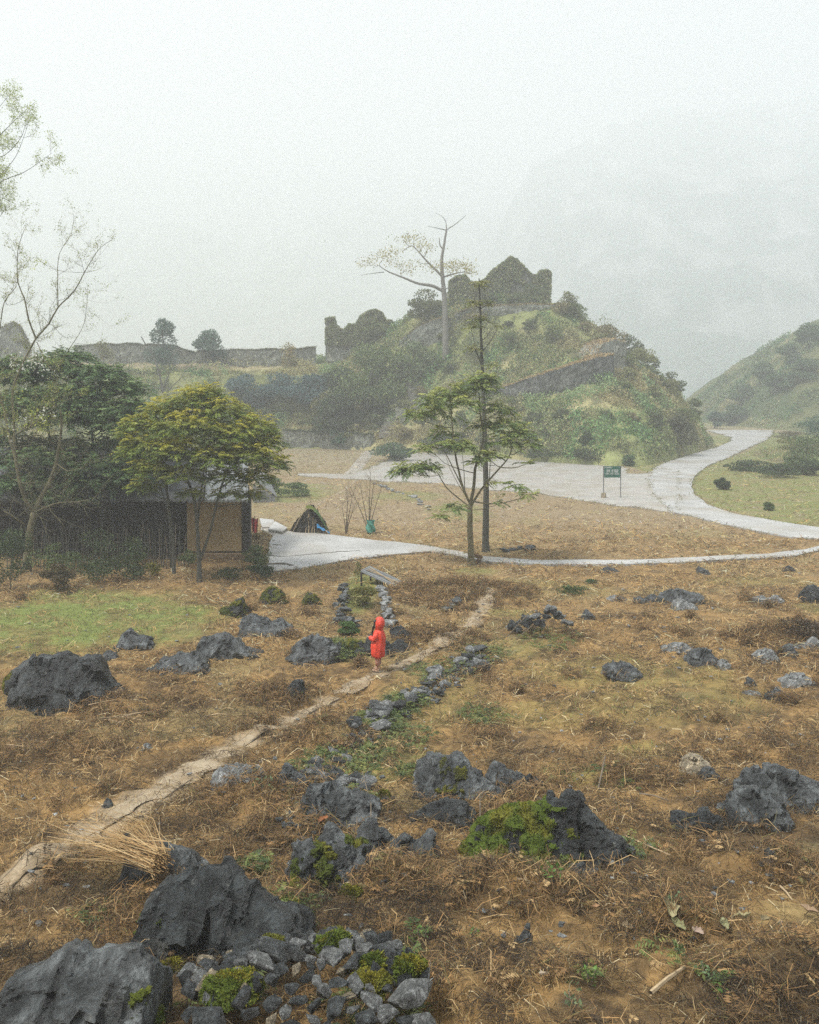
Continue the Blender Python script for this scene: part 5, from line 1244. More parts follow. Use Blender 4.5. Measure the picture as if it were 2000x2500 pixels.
for k, (px, py, w, h, lab) in enumerate([(600,1000,120,88,'blue-green shrub on the terrace bank, leftmost'),(680,992,130,80,'blue-green shrub on the terrace bank, second from the left'),(760,985,120,72,'blue-green shrub on the terrace bank, third from the left'),(830,960,100,62,'darker shrub at the right end of the blue-green bank')]):
    blob_tree('bank_shrub', px, py, w, h, lab, [(.070,.140,.145),(.10,.18,.18),(.15,.22,.20)] if k < 3 else DK, .15, 4800, 'bush', .05, 'shrubs on the terrace bank', clumps=14)
blob_tree('bush', 640, 1075, 90, 50, 'dim grey-green bush at the left end of the low field wall', DK, .13, 1500, 'bush', .03)
blob_tree('bush', 1480, 850, 110, 60, 'dry-topped bush sprouting on the stone knob', [(.221,.204,.102),(.340,.272,.153),(.136,.145,.068)], .12, 1800, 'bush', .03)
blob_tree('sapling', 1476, 838, 66, 80, 'thin airy sapling rising above the stone knob', [(.238,.272,.119),(.306,.323,.153)], .09, 240, trunk=.04, low=.2)
blob_tree('bush', 1385, 765, 60, 55, 'thin bush clinging to the right corner of the large ruin', OL, .11, 900, 'bush', .03)
blob_tree('bush', 1160, 760, 50, 70, 'tuft of shrub against the left foot of the large ruin', OL, .12, 900, 'bush', .03)
blob_tree('bush', 1432, 1085, 36, 34, 'dark round shrub low on the hill above the sign', DK, .10, 700, 'bush', .03)
blob_tree('bush', 1333, 1070, 32, 24, 'small dark shrub low on the hill, left of the round one', DK, .10, 500, 'bush', .03)
blob_tree('bush', 1430, 1122, 100, 26, 'dark low thicket at the foot of the hill behind the sign', DK, .10, 1300, 'bush', .03)
blob_tree('bush', 1535, 1138, 42, 28, 'green bush at the corner where the parking area meets the road', [(.068,.136,.060),(.102,.170,.076)], .09, 900, 'bush', .03)
blob_tree('bush', 1655, 1085, 110, 75, 'brownish thicket at the right foot of the hill', [(.119,.128,.068),(.170,.162,.085),(.076,.093,.051)], .13, 3600, 'bush', .05, clumps=14)
blob_tree('bush', 1320, 1120, 120, 24, 'dark scrub along the back edge of the parking area', DK, .10, 1200, 'bush', .02)
blob_tree('bush', 960, 1125, 110, 46, 'green hedge between the pale path and the parking area', [(.076,.136,.076),(.119,.170,.093)], .12, 2400, 'bush', .03, clumps=12)
blob_tree('bush', 1090, 1105, 150, 44, 'dark green scrub behind the slender tree at the back of the parking area', DK, .13, 2200, 'bush', .03, clumps=12)
RH = lambda x, y: np.maximum(field_z(x, y), right_hill_z(x, y))
for k, (px, py, w, h, lab) in enumerate([(1865,935,70,50,'sticking-out round tree on the lower skyline of the right slope'),(1925,895,70,55,'tree on the middle skyline of the right slope'),(1975,850,80,60,'highest tree on the skyline of the right slope'),(1815,985,70,45,'lowest tree on the skyline of the right slope'),
    (1900,960,90,50,'tree inside the right slope, below the middle skyline tree'),(1960,930,90,55,'tree inside the right slope, below the highest one'),(1790,1035,80,46,'shrubby tree at the foot of the right slope beside the road gap'),(1745,1046,50,40,'dim blue-green tree in the gap where the road vanishes')]):
    blob_tree('slope_tree', px, py, w, h, lab, [(.060,.128,.060),(.102,.170,.076),(.145,.204,.093)] if k < 7 else BL, .2, 3800, trunk=.15, group='trees on the right slope', fn=RH)
KN = lambda x, y: np.maximum(field_z(x, y), knoll_z(x, y))
for px, py, w, h, lab, cc in [(1950,1110,120,44,'sprawling olive bush on top of the grassy bank',OL),(1830,1150,120,26,'dark low scrub on the grassy bank, left end',DK),(1900,1165,130,32,'dark low scrub on the grassy bank, middle',DK),(1975,1160,90,36,'dark low scrub on the grassy bank at the right edge',DK),
    (1764,1196,38,30,'lone round bush on the grass inside the bend',DK),(1875,1245,26,18,'small green tuft near the lower road edge',GR),(1970,1120,110,60,'tall grey-green bush at the right edge of the bank',GR),(2000,1075,120,60,'smoke-grey bush at the right edge above the bank',BL),(1930,1078,90,26,'rusty dry bush line at the top of the bank',[(.13,.11,.055),(.17,.14,.07),(.09,.09,.04)]),(1950,1145,110,40,'bright green bush in the middle of the bank',[(.08,.13,.04),(.11,.16,.05),(.06,.09,.03)])]:
    blob_tree('bush', px, py, w, h, lab, cc, .085, 2200, 'bush', .02, fn=KN, clumps=11)
# shrubs dotted over the slopes of the hill
r_h = random.Random(77); spots = []
for _ in range(900):
    X_ = r_h.uniform(-28, 34); Y_ = r_h.uniform(86, 111); z_ = float(hill_z(X_, Y_)[0])
    if z_ < .8: continue
    px = CX+X_*F/Y_; py = HY+(H-z_)*F/Y_
    if 1205 < px < 1515 and 860 < py < 1000: continue
    if (px < 900 and py < 1000) or any((X_-a)**2+((Y_-b)*.8)**2 < 5 for a, b in spots): continue
    spots.append((X_, Y_))
    if len(spots) >= 70: break
KC = [[(.15,.20,.07),(.20,.24,.085),(.11,.14,.055)],[(.24,.26,.10),(.30,.30,.13),(.18,.20,.08)],[(.09,.12,.055),(.13,.16,.07),(.16,.19,.08)],[(.34,.29,.15),(.26,.23,.11),(.20,.19,.08)]]
KL = ['mid-green shrub on the slope of the hill', 'pale yellowish shrub on the slope of the hill', 'dark shrub on the slope of the hill', 'dry tan shrub on the slope of the hill']
for i, (X_, Y_) in enumerate(spots):
    px = CX+X_*F/Y_; py = HY+(H-float(hill_z(X_, Y_)[0]))*F/Y_; q = r_h.choice([0, 0, 1, 2, 2, 3]); w = r_h.uniform(34, 84)
    blob_tree('shrub', px, py+2, w, w*r_h.uniform(.45, .8), KL[q], KC[q], .11, int(18*w), 'shrub', .02, ['mid-green shrubs on the hill','pale shrubs on the hill','dark shrubs on the hill','dry shrubs on the hill'][q], fn=HZ, clumps=8)
# bushes round the hut and the left trees
for px, py, w, h, lab, cc, n in [(25,1440,130,150,'dark bush at the left edge below the bare tree',DK,3500),(130,1402,120,80,'leafy green weeds behind the brown domed bush',GR,1800),(235,1420,170,125,'dark green undergrowth right of the brown domed bush',DK,3500),(325,1415,110,105,'dark undergrowth with yellow sprays, left of the twin stems',DK,2400),
    (143,1440,95,66,'brown domed bush in front of the bare tree',[(.095,.075,.035),(.13,.095,.045),(.07,.06,.03)],3600),(372,1400,60,28,'yellow-flowering low shrub left of the twin stems',[(.22,.20,.03),(.10,.12,.03)],700),(460,1385,46,44,'pale green weed tuft against the stake fence',GR,700),
    (625,1385,70,54,'leafy dark shrub at the corner of the concrete yard',GR,1800),(636,1410,80,34,'low dark creeper on stones at the corner of the yard',DK,1500),(560,1412,90,24,'low dark weeds under the yellow-green tree',DK,800),(720,1212,100,34,'grey-green weeds in the field beyond the hut',GR,1500),(660,1200,80,34,'grey-green weeds right beside the hut roof',GR,1300),
    (625,1350,34,50,'dry maize-coloured plant at the hut corner',[(.26,.19,.09),(.20,.14,.06)],500),(874,1415,24,46,'thin yellow-green weed left of the slatted panel',OL,260),(885,1478,90,44,'yellow-green grass tuft inside the dry-stone pen',[(.15,.15,.04),(.18,.16,.05),(.10,.11,.03)],2200),(850,1545,70,26,'bright green weed patch left of the child',[(.07,.13,.035),(.10,.16,.05)],1200),
    (1395,1446,90,14,'flat green weed patch above the rubble heap',[(.06,.10,.03),(.09,.12,.035)],700),(1445,1424,40,9,'tiny green weed patch near the lane',[(.05,.10,.03)],260),(1955,1545,120,34,'brown dead bush near the right edge above the stone ledge',[(.07,.05,.028),(.10,.07,.04)],1600),(1165,1372,30,22,'rusty dry weed at the foot of the slender tree',[(.24,.14,.05)],260)]:
    cl = [tuple(c) for c in cc]
    blob_tree('bush' if h > 40 else 'weed_patch', px, py, w, h, lab, cl, .035 if py > 1300 else .07, n, 'bush' if h > 40 else 'weeds', .015, clumps=9)
# thin bare saplings on the far edge of the yard
for px, py, tops, lab in [(900,1302,[(905,1150),(880,1190),(935,1180),(860,1200),(915,1160)],'bare sapling wrapped with a sea-green net at its foot'),(845,1302,[(850,1200),(835,1235),(870,1225),(860,1215)],'smaller bare sapling left of the wrapped one')]:
    t = Tree('bare_sapling', px, py, lab, 'sapling')
    for q in tops: t.limb([(px, py), ((px*2+q[0])/3, py-(py-q[1])*.4), q], .028, .006, 4)
    for i in range(40):
        p, r_ = t.r.choice(t.nodes)
        if p.z > .8: t.twig(p, Vector((t.r.gauss(0, .8), t.r.gauss(0, .8), 1)), t.r.uniform(.3, .8), .007, 1, .4, .5)
    t.done(BARK)

# ------------------------------------------------------------------ the hut at the left
OCHRE = mat_plain('ochre_boards', (.33, .24, .12), .9, .22, 1.2, .5, .02)
DARKW = mat_plain('dark_wood', (.030, .027, .023), .9, .4, 3, .6, .02)
GREYW = mat_plain('grey_boards', (.17, .18, .18), .85, .25, 2, .5, .02)
TILE = mat_plain('roof_tile', (.085, .092, .096), .75, .6, 5, .8, .03)
SHEET = mat_plain('fibre_sheet', (.20, .215, .22), .6, .25, 1.5, .3, .01)
hb = G(530, 1364); YH = hb.y; kx = YH/F
def hx(px): return (px-CX)*kx
root = empty('hut', (hx(530), YH, 0), 'low hut with grey tiled roof and ochre board wall under the left trees', 'hut')
ox, oy = root.location.x, root.location.y
EZ = 2.42
def add(name, B, m, par=root): return B.build(name, m, par)
B = MB()
xs = np.arange(hx(457), hx(591), .16)
for x in xs: B.box((x-ox, 0, .30), (x-ox+.155, .05+.012*random.random(), EZ-.05))
add('board_wall', B, OCHRE)
B = MB(); B.box((hx(591)-ox, -.06, 0), (hx(611)-ox, .30, EZ-.02)); add('corner_pillar', B, DARKW)
B = MB(); B.box((hx(-160)-ox, .9, 0), (hx(456)-ox, 1.05, EZ+.5)); add('dark_wall', B, DARKW)
B = MB(); sk = hx(611)*5.1/36; q0 = hx(603)-ox; B.add([(q0, .31, 0), (q0+.1, .31, 0), (q0+.1+sk, 4.99, 0), (q0+sk, 4.99, 0), (q0, .31, EZ), (q0+.1, .31, EZ), (q0+.1+sk, 4.99, EZ), (q0+sk, 4.99, EZ)], [(0,3,2,1),(4,5,6,7),(0,1,5,4),(1,2,6,5),(2,3,7,6),(3,0,4,7)]); add('end_wall', B, DARKW)
B = MB(); B.box((hx(-160)-ox, 5.0, 0), (hx(603)-ox+hx(611)*5.1/36, 5.15, EZ)); add('rear_wall', B, DARKW)
B = MB(); B.box((hx(440)-ox, -.35, -.1), (hx(640)-ox, -.002, .24)); add('plinth', B, mat_plain('rammed_earth', (.16, .11, .06), .95, .3, 2, .6, .03))
for px in (20, 150, 262, 400):
    B = MB(); B.box((hx(px)-ox, .1, 0), (hx(px)-ox+.12, .22, EZ+.1)); add('post', B, DARKW)
def roof(name, x0, x1, y0, z0, y1, z1, mat, kind):
    nx = int((x1-x0)/.045); ny = int(math.hypot(y1-y0, z1-z0)/.05); xs = np.linspace(x0, x1, nx); t = np.linspace(0, 1, ny); X, Tt = np.meshgrid(xs, t)
    if kind == 'tile':
        wob = .05*(fbm(X*.7, Tt*4, s=5, o=2)-.5); crs = (Tt*ny*.05/.20+.3*(fbm(X*3, X*0, s=8, o=1)-.5)) % 1
        off = .05*np.abs(np.sin(X*math.pi/.20)) + .09*(1-crs) + wob + .03*(_h(np.floor(X/.2).astype(np.int64), np.floor(Tt*ny*.05/.20).astype(np.int64), np.zeros(X.shape, np.int64), 3)-.5)
    else: off = .028*np.sin(X*2*math.pi/.17)+.02*(fbm(X*.5, Tt*2, s=9, o=2)-.5)
    Yv = y0+(y1-y0)*Tt; X = X+hx(611)*(Yv-YH)/36; Z = z0+(z1-z0)*Tt+off; V = np.stack([X-ox, Yv-oy, Z], -1).reshape(-1, 3); V2 = V-np.array([0, 0, .09]); n = len(V)
    i, j = np.meshgrid(np.arange(ny-1), np.arange(nx-1), indexing='ij'); q = (i*nx+j).ravel(); f = np.stack([q, q+1, q+nx+1, q+nx], -1)
    e = np.arange(nx-1); fr = np.stack([e, e+n, e+n+1, e+1], -1); e2 = e+(ny-1)*nx; bk = np.stack([e2, e2+1, e2+1+n, e2+n], -1)
    s_ = np.arange(ny-1)*nx; l = np.stack([s_, s_+nx, s_+nx+n, s_+n], -1); r2 = s_+nx-1; rt = np.stack([r2, r2+n, r2+n+nx, r2+nx], -1)
    return mesh_np(name, np.concatenate([V, V2]), np.concatenate([f, f[:, ::-1]+n, fr, bk, l, rt]), mat, root)
roof('tiled_roof', hx(-160), hx(498), YH-.75, EZ-.06, YH+3.2, 4.15, TILE, 'tile')
roof('rear_roof', hx(-160), hx(606), YH+3.22, 4.15, YH+5.9, 2.7, TILE, 'tile')
roof('corrugated_roof', hx(500), hx(606), YH-.55, EZ+.0, YH+3.2, 4.08, SHEET, 'corr')
B = MB()
for i in range(7): B.box((hx(500)-ox+i*.24, YH-.55-oy+.02, EZ-.10), (hx(500)-ox+i*.24+.08, YH+3-oy, EZ-.09)) if False else None
# stake fence in front of the dark side
g_ = G(300, 1385); B = MB(); r = random.Random(4)
froot = empty('stake_fence', g_, 'fence of thin upright stakes in front of the dark side of the hut', 'fence')
for i in range(64):
    px = 20+i*6.8+r.uniform(-2, 2); x = (px-CX)*g_.y/F-g_.x; h = r.uniform(1.1, 1.75); B = MB()
    B.tube([(x, r.uniform(-.08, .08), -.05), (x+r.uniform(-.04, .04), 0, h*.5), (x+r.uniform(-.08, .08), r.uniform(-.05, .05), h)], [.022, .02, .014], 5)
    B.build('stake', BARK_DARK if i % 3 else BARK, froot)
B = MB(); B.tube([((20-CX)*g_.y/F-g_.x, .03, .9), (0, .04, .95), ((455-CX)*g_.y/F-g_.x, .03, .9)], .02, 5); B.build('rail', BARK_DARK, froot)
# grey plank roof beyond the hut
p = P(640, 1210, 54); root2 = empty('shed', (p.x, 54, 0), 'small grey plank shed roof showing beyond the right end of the hut', 'shed'); B = MB()
def plank(q0, q1, q2, q3, th=.05):
    q = [Vector(x) for x in (q0, q1, q2, q3)]; nrm = (q[1]-q[0]).cross(q[3]-q[0]).normalized()*th; V = [tuple(x) for x in q]+[tuple(x-nrm) for x in q]
    B.add(V, [(0,1,2,3),(7,6,5,4),(0,4,5,1),(1,5,6,2),(2,6,7,3),(3,7,4,0)])
off = Vector((0, 0, p.z))
plank(P(600,1150,57)-p+off, P(648,1152,57)-p+off, P(677,1214,54)-p+off, P(632,1180,54)-p+off)
B.build('roof', GREYW, root2); B = MB()
for i in range(7):
    u = i/7; t0 = P(618+54*u, 1180+32*u, 54.05); x = t0.x-p.x; B.box((x, .06, .0), (x+.17, .10, max(.15, t0.z-.06)))
B.build('board_wall', GREYW, root2)
for (x, y) in ((-.45, .2), (.6, .2), (-.5, 2.4), (.3, 2.4)):
    B = MB(); B.box((x-.05, y-.05, 0), (x+.05, y+.05, .5 if y < 1 else 1.2)); B.build('post', DARKW, root2)
# red washing at the hut corner
p = G(622, 1330); rr2 = np.random.default_rng(3); B = MB(); n = 14
u, v2 = np.meshgrid(np.linspace(0, 1, n), np.linspace(0, 1, n)); V = np.stack([(u-.5)*.30*(1-.3*v2), .05*np.sin(u*9), 1.15-.62*v2+.03*np.sin(u*7)], -1).reshape(-1, 3)
i, j = np.meshgrid(np.arange(n-1), np.arange(n-1), indexing='ij'); q = (i*n+j).ravel(); B.add(V, np.stack([q, q+1, q+n+1, q+n], -1)); B.add(V+np.array([0, .02, 0]), np.stack([q, q+n, q+n+1, q+1], -1))
o = B.build('cloth', mat_plain('red_cloth', (.45, .05, .05), .9, .5, 6, .3)); o.location = (p.x, p.y, 0); tag(o, 'faded red cloth hanging at the right corner of the hut', 'cloth')
o2 = MB(); o2.tube([(p.x, p.y+.03, 0), (p.x, p.y+.03, 1.25)], .02, 6); tag(o2.build('pole', BARK, loc=(p.x, p.y, 0)), 'thin pole that holds the red cloth at the hut corner', 'pole')
# broken slabs at the yard corner and cracks in the yard
B = MB(); r = random.Random(9); p0 = FP(690, 1300)
slab_px = [[(634,1270),(668,1274),(672,1292),(640,1292)],[(672,1280),(702,1296),(690,1306),(655,1300)]]
for k, q in enumerate(slab_px):
    w = [FP(*a) for a in q]; B = MB(); V = [(v.x-w[0].x, v.y-w[0].y, 0.0) for v in w]+[(v.x-w[0].x, v.y-w[0].y, .07+.05*k) for v in w]
    B.add(V, [(3,2,1,0),(4,5,6,7),(0,1,5,4),(1,2,6,5),(2,3,7,6),(3,0,4,7)]); o = B.build('concrete_slab', CONC); o.location = (w[0].x, w[0].y, .04)
    tag(o, ['jagged concrete step at the back corner of the yard', 'lower concrete slab overlapping the back corner of the yard'][k], 'slab')
CR = mat_plain('dark_soil_seam', (.06, .05, .035), .95, .3, 3, 0)
def seam(pts, w, label):
    W = densify([FP(*a) for a in pts], .25); r = random.Random(len(pts)); B = MB(); V = []
    for i, v in enumerate(W):
        d = (W[min(i+1, len(W)-1)]-W[max(0, i-1)]).normalized(); nx, ny = -d.y, d.x; ww = w*r.uniform(.3, 1.3); j = r.uniform(-.05, .05)
        V += [(v.x+nx*(ww+j), v.y+ny*(ww+j), .046), (v.x-nx*(ww-j), v.y-ny*(ww-j), .046)]
    B.add(V, [(2*i, 2*i+1, 2*i+3, 2*i+2) for i in range(len(W)-1)]); return tag(B.build('crack', CR), kind='structure')
seam([(665,1360),(705,1361),(745,1357),(775,1354),(830,1349),(880,1347)], .05, ''); seam([(650,1380),(690,1378),(715,1383)], .22, ''); seam([(665,1332),(690,1333)], .08, '')
seam([(652,1358),(668,1358)], .12, '')

POLE = mat_plain('dry_pole', (.27, .21, .13), .9, .3, 4, .4)
# thatch heap with a green banana leaf and a blue tarpaulin
p = G(752, 1302); root = empty('thatch_heap', (p.x, p.y+.6, 0), 'dark tent-shaped heap of thatch and poles at the back of the yard', 'heap')
rr2 = np.random.default_rng(12); B = MB(); n = 5200; a = rr2.random(n)*6.283; t_ = rr2.random(n)
R0 = np.array([.95, .75]); top = np.array([.12, 0, 1.12]); base = np.stack([np.cos(a)*R0[0], np.sin(a)*R0[1], np.zeros(n)], -1)
q0 = base*(1-t_[:, None])+top*t_[:, None]; q1 = base*(1-np.minimum(1, t_+.3)[:, None])+top*np.minimum(1, t_+.3)[:, None]+rr2.normal(size=(n, 3))*.06
s_ = rr2.normal(size=(n, 3))*.012; c = pal(rr2, n, [(.05,.045,.035),(.09,.075,.05),(.03,.03,.027),(.19,.15,.09)], [5, 3, 5, 1])
B.add(np.stack([q0-s_, q0+s_, q1+s_, q1-s_], 1).reshape(-1, 3), np.arange(n*4).reshape(-1, 4), np.repeat(c, 4, 0)); B.build('thatch', LITTER, root)
B = MB()
for x, y, lean in ((-.10, -.78, .12), (.05, -.8, -.06), (.2, -.78, .05), (-.75, -.5, .6), (.33, -.72, -.14)): B = MB(); B.tube([(x, y, 0), (x+lean*.5, y*.5, .6), (x+lean, -.05, 1.15)], [.022, .02, .014], 5); B.build('pole', POLE, root)
B = MB(); m = 14; V = []
for i in range(m):
    t = i/(m-1); x = -.12+1.0*t; z = 1.25+.32*t-1.25*t*t*1.15; w = .26*math.sin(math.pi*min(1, t*.92+.06))**.6
    V += [(x, -.35-w+.1*t, z-.10), (x, -.35+.1*t, z+.03), (x, -.35+w+.1*t, z-.10)]
B.add(V, [(3*i+k, 3*i+k+1, 3*i+k+4, 3*i+k+3) for i in range(m-1) for k in (0, 1)], np.repeat(np.array([(.14,.17,.03) if i < 6 else (.11,.19,.05) for i in range(m)]), 3, 0))
o = B.build('banana_leaf', LEAF); o.location = root.location; tag(o, 'bent yellow-green banana leaf lying over the top of the thatch heap', 'leaf')
B = MB(); n = 10; u, v2 = np.meshgrid(np.linspace(0, 1, n), np.linspace(0, 1, n)); V = np.stack([.42+.6*u+.04*v2, -.62-.28*v2+.05*u, .42*(1-u)*(1-v2*.3)+.03+.03*np.sin(u*14+v2*5)], -1).reshape(-1, 3)
i, j = np.meshgrid(np.arange(n-1), np.arange(n-1), indexing='ij'); q = (i*n+j).ravel(); B.add(V, np.stack([q, q+1, q+n+1, q+n], -1)); B.add(V-np.array([0, 0, .012]), np.stack([q, q+n, q+n+1, q+1], -1))
o = B.build('tarpaulin', mat_plain('blue_tarp', (.02, .20, .42), .5, .3, 5, .3)); o.location = root.location; tag(o, 'strip of blue tarpaulin at the right foot of the thatch heap', 'tarpaulin')
# sea-green net round the sapling
p = G(905, 1302); bm = bmesh.new(); bmesh.ops.create_cone(bm, cap_ends=False, segments=28, radius1=.21, radius2=.17, depth=.55)
bmesh.ops.subdivide_edges(bm, edges=[e for e in bm.edges if abs(e.verts[0].co.z-e.verts[1].co.z) > .1], cuts=8)
for v in bm.verts: s_ = 1+.18*math.sin(v.co.z*14+v.co.x*20)+.08*random.random(); v.co.x *= s_; v.co.y *= s_; v.co.z += .33+.03*random.random()
bmesh.ops.solidify(bm, geom=bm.faces[:], thickness=.01)
tag(bm_obj('net', bm, mat_plain('seagreen_net', (.05, .22, .17), .7, .45, 14, .5), loc=(p.x, p.y, 0)), 'sea-green net bag tied round the foot of the bare sapling', 'net')

# slatted panel lying on low stones
g_ = G(935, 1436); root = empty('slatted_panel', g_, 'tilted grey slatted panel laid over low stones behind the dry-stone pen', 'panel')
def pp(px, py, dz): q = P(px, py-4, g_.y+dz); return q-g_
A, Bq, Cq, Dq = pp(880,1400,.6), pp(905,1386,1.6), pp(985,1412,1.5), pp(962,1438,.35)
# keep a true rectangle: long side along A->D, short side back
lx = (Dq-A); ly = (Bq-A)*.9; B = MB()
for i in range(9):
    f0, f1 = i/9, (i+.9)/9; q = [A+ly*f0, A+ly*f0+lx, A+ly*f1+lx, A+ly*f1]; up_ = Vector((0, 0, .035+.012*(i % 2)))
    V = [tuple(x) for x in q]+[tuple(x+up_) for x in q]; B.add(V, [(3,2,1,0),(4,5,6,7),(0,1,5,4),(1,2,6,5),(2,3,7,6),(3,0,4,7)])
B.build('slats', GREYW, root); B = MB()
for f in (.08, .5, .92): q = A+lx*f; B.tube([q-Vector((0, 0, .02)), q+ly-Vector((0, 0, .02))], .03, 6)
B.build('battens', DARKW, root)
for f, w in ((.03, 0), (.03, 1), (.97, 0), (.97, 1)): q = A+lx*f+ly*w; B = MB(); B.tube([(q.x, q.y, -.1), (q.x, q.y, q.z-.01)], .04, 6); B.build('leg', DARKW, root)
STRAW = mat_plain('straw_stick', (.36, .27, .16), .85, .25, 8, .3)
def stick(a, b, rad, label, lift=0, cat='stick', group=None, mat=STRAW, liftb=0, nm='stick'):
    p0, p1 = G(*a), G(*b); B = MB(); m = (p0+p1)/2+Vector((random.uniform(-.02, .02), random.uniform(-.02, .02), 0)); 
    q0 = Vector((0, 0, lift+rad)); q1 = p1-p0+Vector((0, 0, liftb or lift+rad)); qm = (q0+q1)/2+Vector((random.uniform(-.03, .03)*(p1-p0).length, 0, random.uniform(0, .03)))
    B.tube([q0, qm, q1], [rad, rad*.9, rad*.7], 6); o = B.build(nm, mat); o.location = p0; return tag(o, label, cat, group)
for k, (a, b) in enumerate([((905,1412),(1000,1434)),((900,1408),(962,1424)),((915,1404),(975,1426))]):
    t0, t1 = k*.2+.12, .95; q0 = A+ly*(.3+.2*k)+lx*.1+Vector((0, 0, .07)); q1 = A+ly*(.5-.15*k)+lx*(1.12-.1*k)+Vector((0, 0, .08)); B = MB(); B.tube([q0, (q0+q1)/2+Vector((0, 0, .015)), q1], .014, 5)
    o = B.build('stick', STRAW); o.location = g_; tag(o, 'pale stick lying along the grey slatted panel', 'stick', 'sticks on the slatted panel')
r = random.Random(31)
for i in range(11):   # pile of sticks below the big black boulder
    x = r.uniform(215, 310); y = r.uniform(1732, 1768); l = r.uniform(50, 110); stick((x, y), (x+l*r.choice((1, -.2, .9)), y+r.uniform(-14, 14)), .013, 'pale stick in the small pile below the big black boulder', r.uniform(0, .12), group='sticks piled below the big black boulder')
for i in range(8):
    x = r.uniform(0, 120); y = r.uniform(1795, 1835); l = r.uniform(30, 90); stick((x, y), (x+l, y+r.uniform(-16, 10)), .011, 'broken straw stalk lying at the left edge, below the pile of sticks', r.uniform(0, .05), group='stalks at the left edge')
for a, b, rad, lab in [((1588,2437),(1672,2372),.022,'thick pale stick lying in the bracken, lower right'),((225,1698),(325,1735),.014,'long stalk slanting down from the big black boulder'),((385,1966),(470,1905),.012,'thin dark twig lying beside the path'),
    ((1235,2150),(1330,2172),.014,'pale stick beneath the moss mound'),((1460,1935),(1478,1890),.016,'short pale stick standing up in loose soil left of the outcrops'),((1560,1942),(1632,1960),.013,'pale stick lying left of the low dark block'),
    ((1525,2045),(1640,2095),.012,'stick pointing away from the foot of the black slab'),((1360,1835),(1382,1857),.010,'short straw on the bare field above the pair of boulders'),((1880,2072),(1893,2045),.014,'stick propped on the small stone, right foreground'),
    ((1905,2170),(1935,2205),.012,'thin stick in the bracken near the right edge'),((490,2318),(470,2210),.010,'thin grey twig rising right above the smooth slab'),((1030,2415),(1072,2400),.012,'short pale stick right of the rubble pile'),
    ((905,2075),(885,1930),.009,'thin dark upright stem left of the moss mound'),((1180,2062),(1172,1985),.009,'thin straw stem standing before the moss mound'),((560,2190),(690,2240),.010,'grey stick right of the pointed boulder'),
    ((1955,2110),(2000,2150),.012,'stick running out of the right edge'),((500,1752),(560,1748),.012,'pale stick left of the dirt path'),((640,1808),(700,1798),.011,'stick lying beside the middle of the path')]:
    stick(a, b, rad, lab, .02, liftb=.30 if 'stand' in lab or 'rising' in lab or 'upright' in lab else 0, mat=BARK if 'dark' in lab or 'grey' in lab or 'stand' in lab else STRAW)
# sticks thrust into the rubble heap
for i, (a, b) in enumerate([((1238,1555),(1300,1490)),((1250,1540),(1330,1500)),((1345,1490),(1405,1550)),((1320,1480),(1395,1535)),((1260,1560),(1340,1500))]):
    p0, p1 = G(*a), P(b[0], b[1], G(1325,1558).y+.3); B = MB(); B.tube([Vector((0,0,0)), (p1-p0)/2+Vector((0, 0, .03)), p1-p0], .013, 5); o = B.build('stick', STRAW if i % 2 else BARK); o.location = p0
    tag(o, 'stick leaning over the rubble heap in the right field', 'stick', 'sticks on the rubble heap')

# bundle of straw stalks, lower left
p = G(392, 2188); Bd = MB(); r = random.Random(17); root_ = Vector((p.x+.04, p.y-.1, p.z+.42))
for i in range(210):
    tx = r.uniform(100, 400)-(30 if i % 3 else 0); ty = 2040+r.random()**1.2*120 - (tx-100)*.06; tp_ = G(tx, min(ty, 2120)); L = r.uniform(.62, 1.08)
    st_ = root_+Vector((r.gauss(0, .05), r.gauss(0, .10), r.gauss(0, .06)))
    e = st_+(Vector((tp_.x, tp_.y, tp_.z+.05+r.random()*.34))-st_)*L; m = st_.lerp(e, .5)+Vector((r.gauss(0, .05), r.gauss(0, .05), .06+r.gauss(0, .05))); w = r.uniform(.0025, .0055)
    c = random.choice([(.32,.20,.085),(.40,.27,.125),(.23,.14,.055),(.46,.34,.18)]); Bd.tube([st_-p, m-p, e-p, e-p+Vector((r.gauss(-.06, .05), r.gauss(0, .05), r.gauss(.02, .05)))], [w, w*.8, w*.5, w*.2], 4, c, cap=False)
o = Bd.build('straw_bundle', LITTER); o.location = p; tag(o, 'bundle of long pale straw stalks lying against the weathered boulder', 'straw bundle')

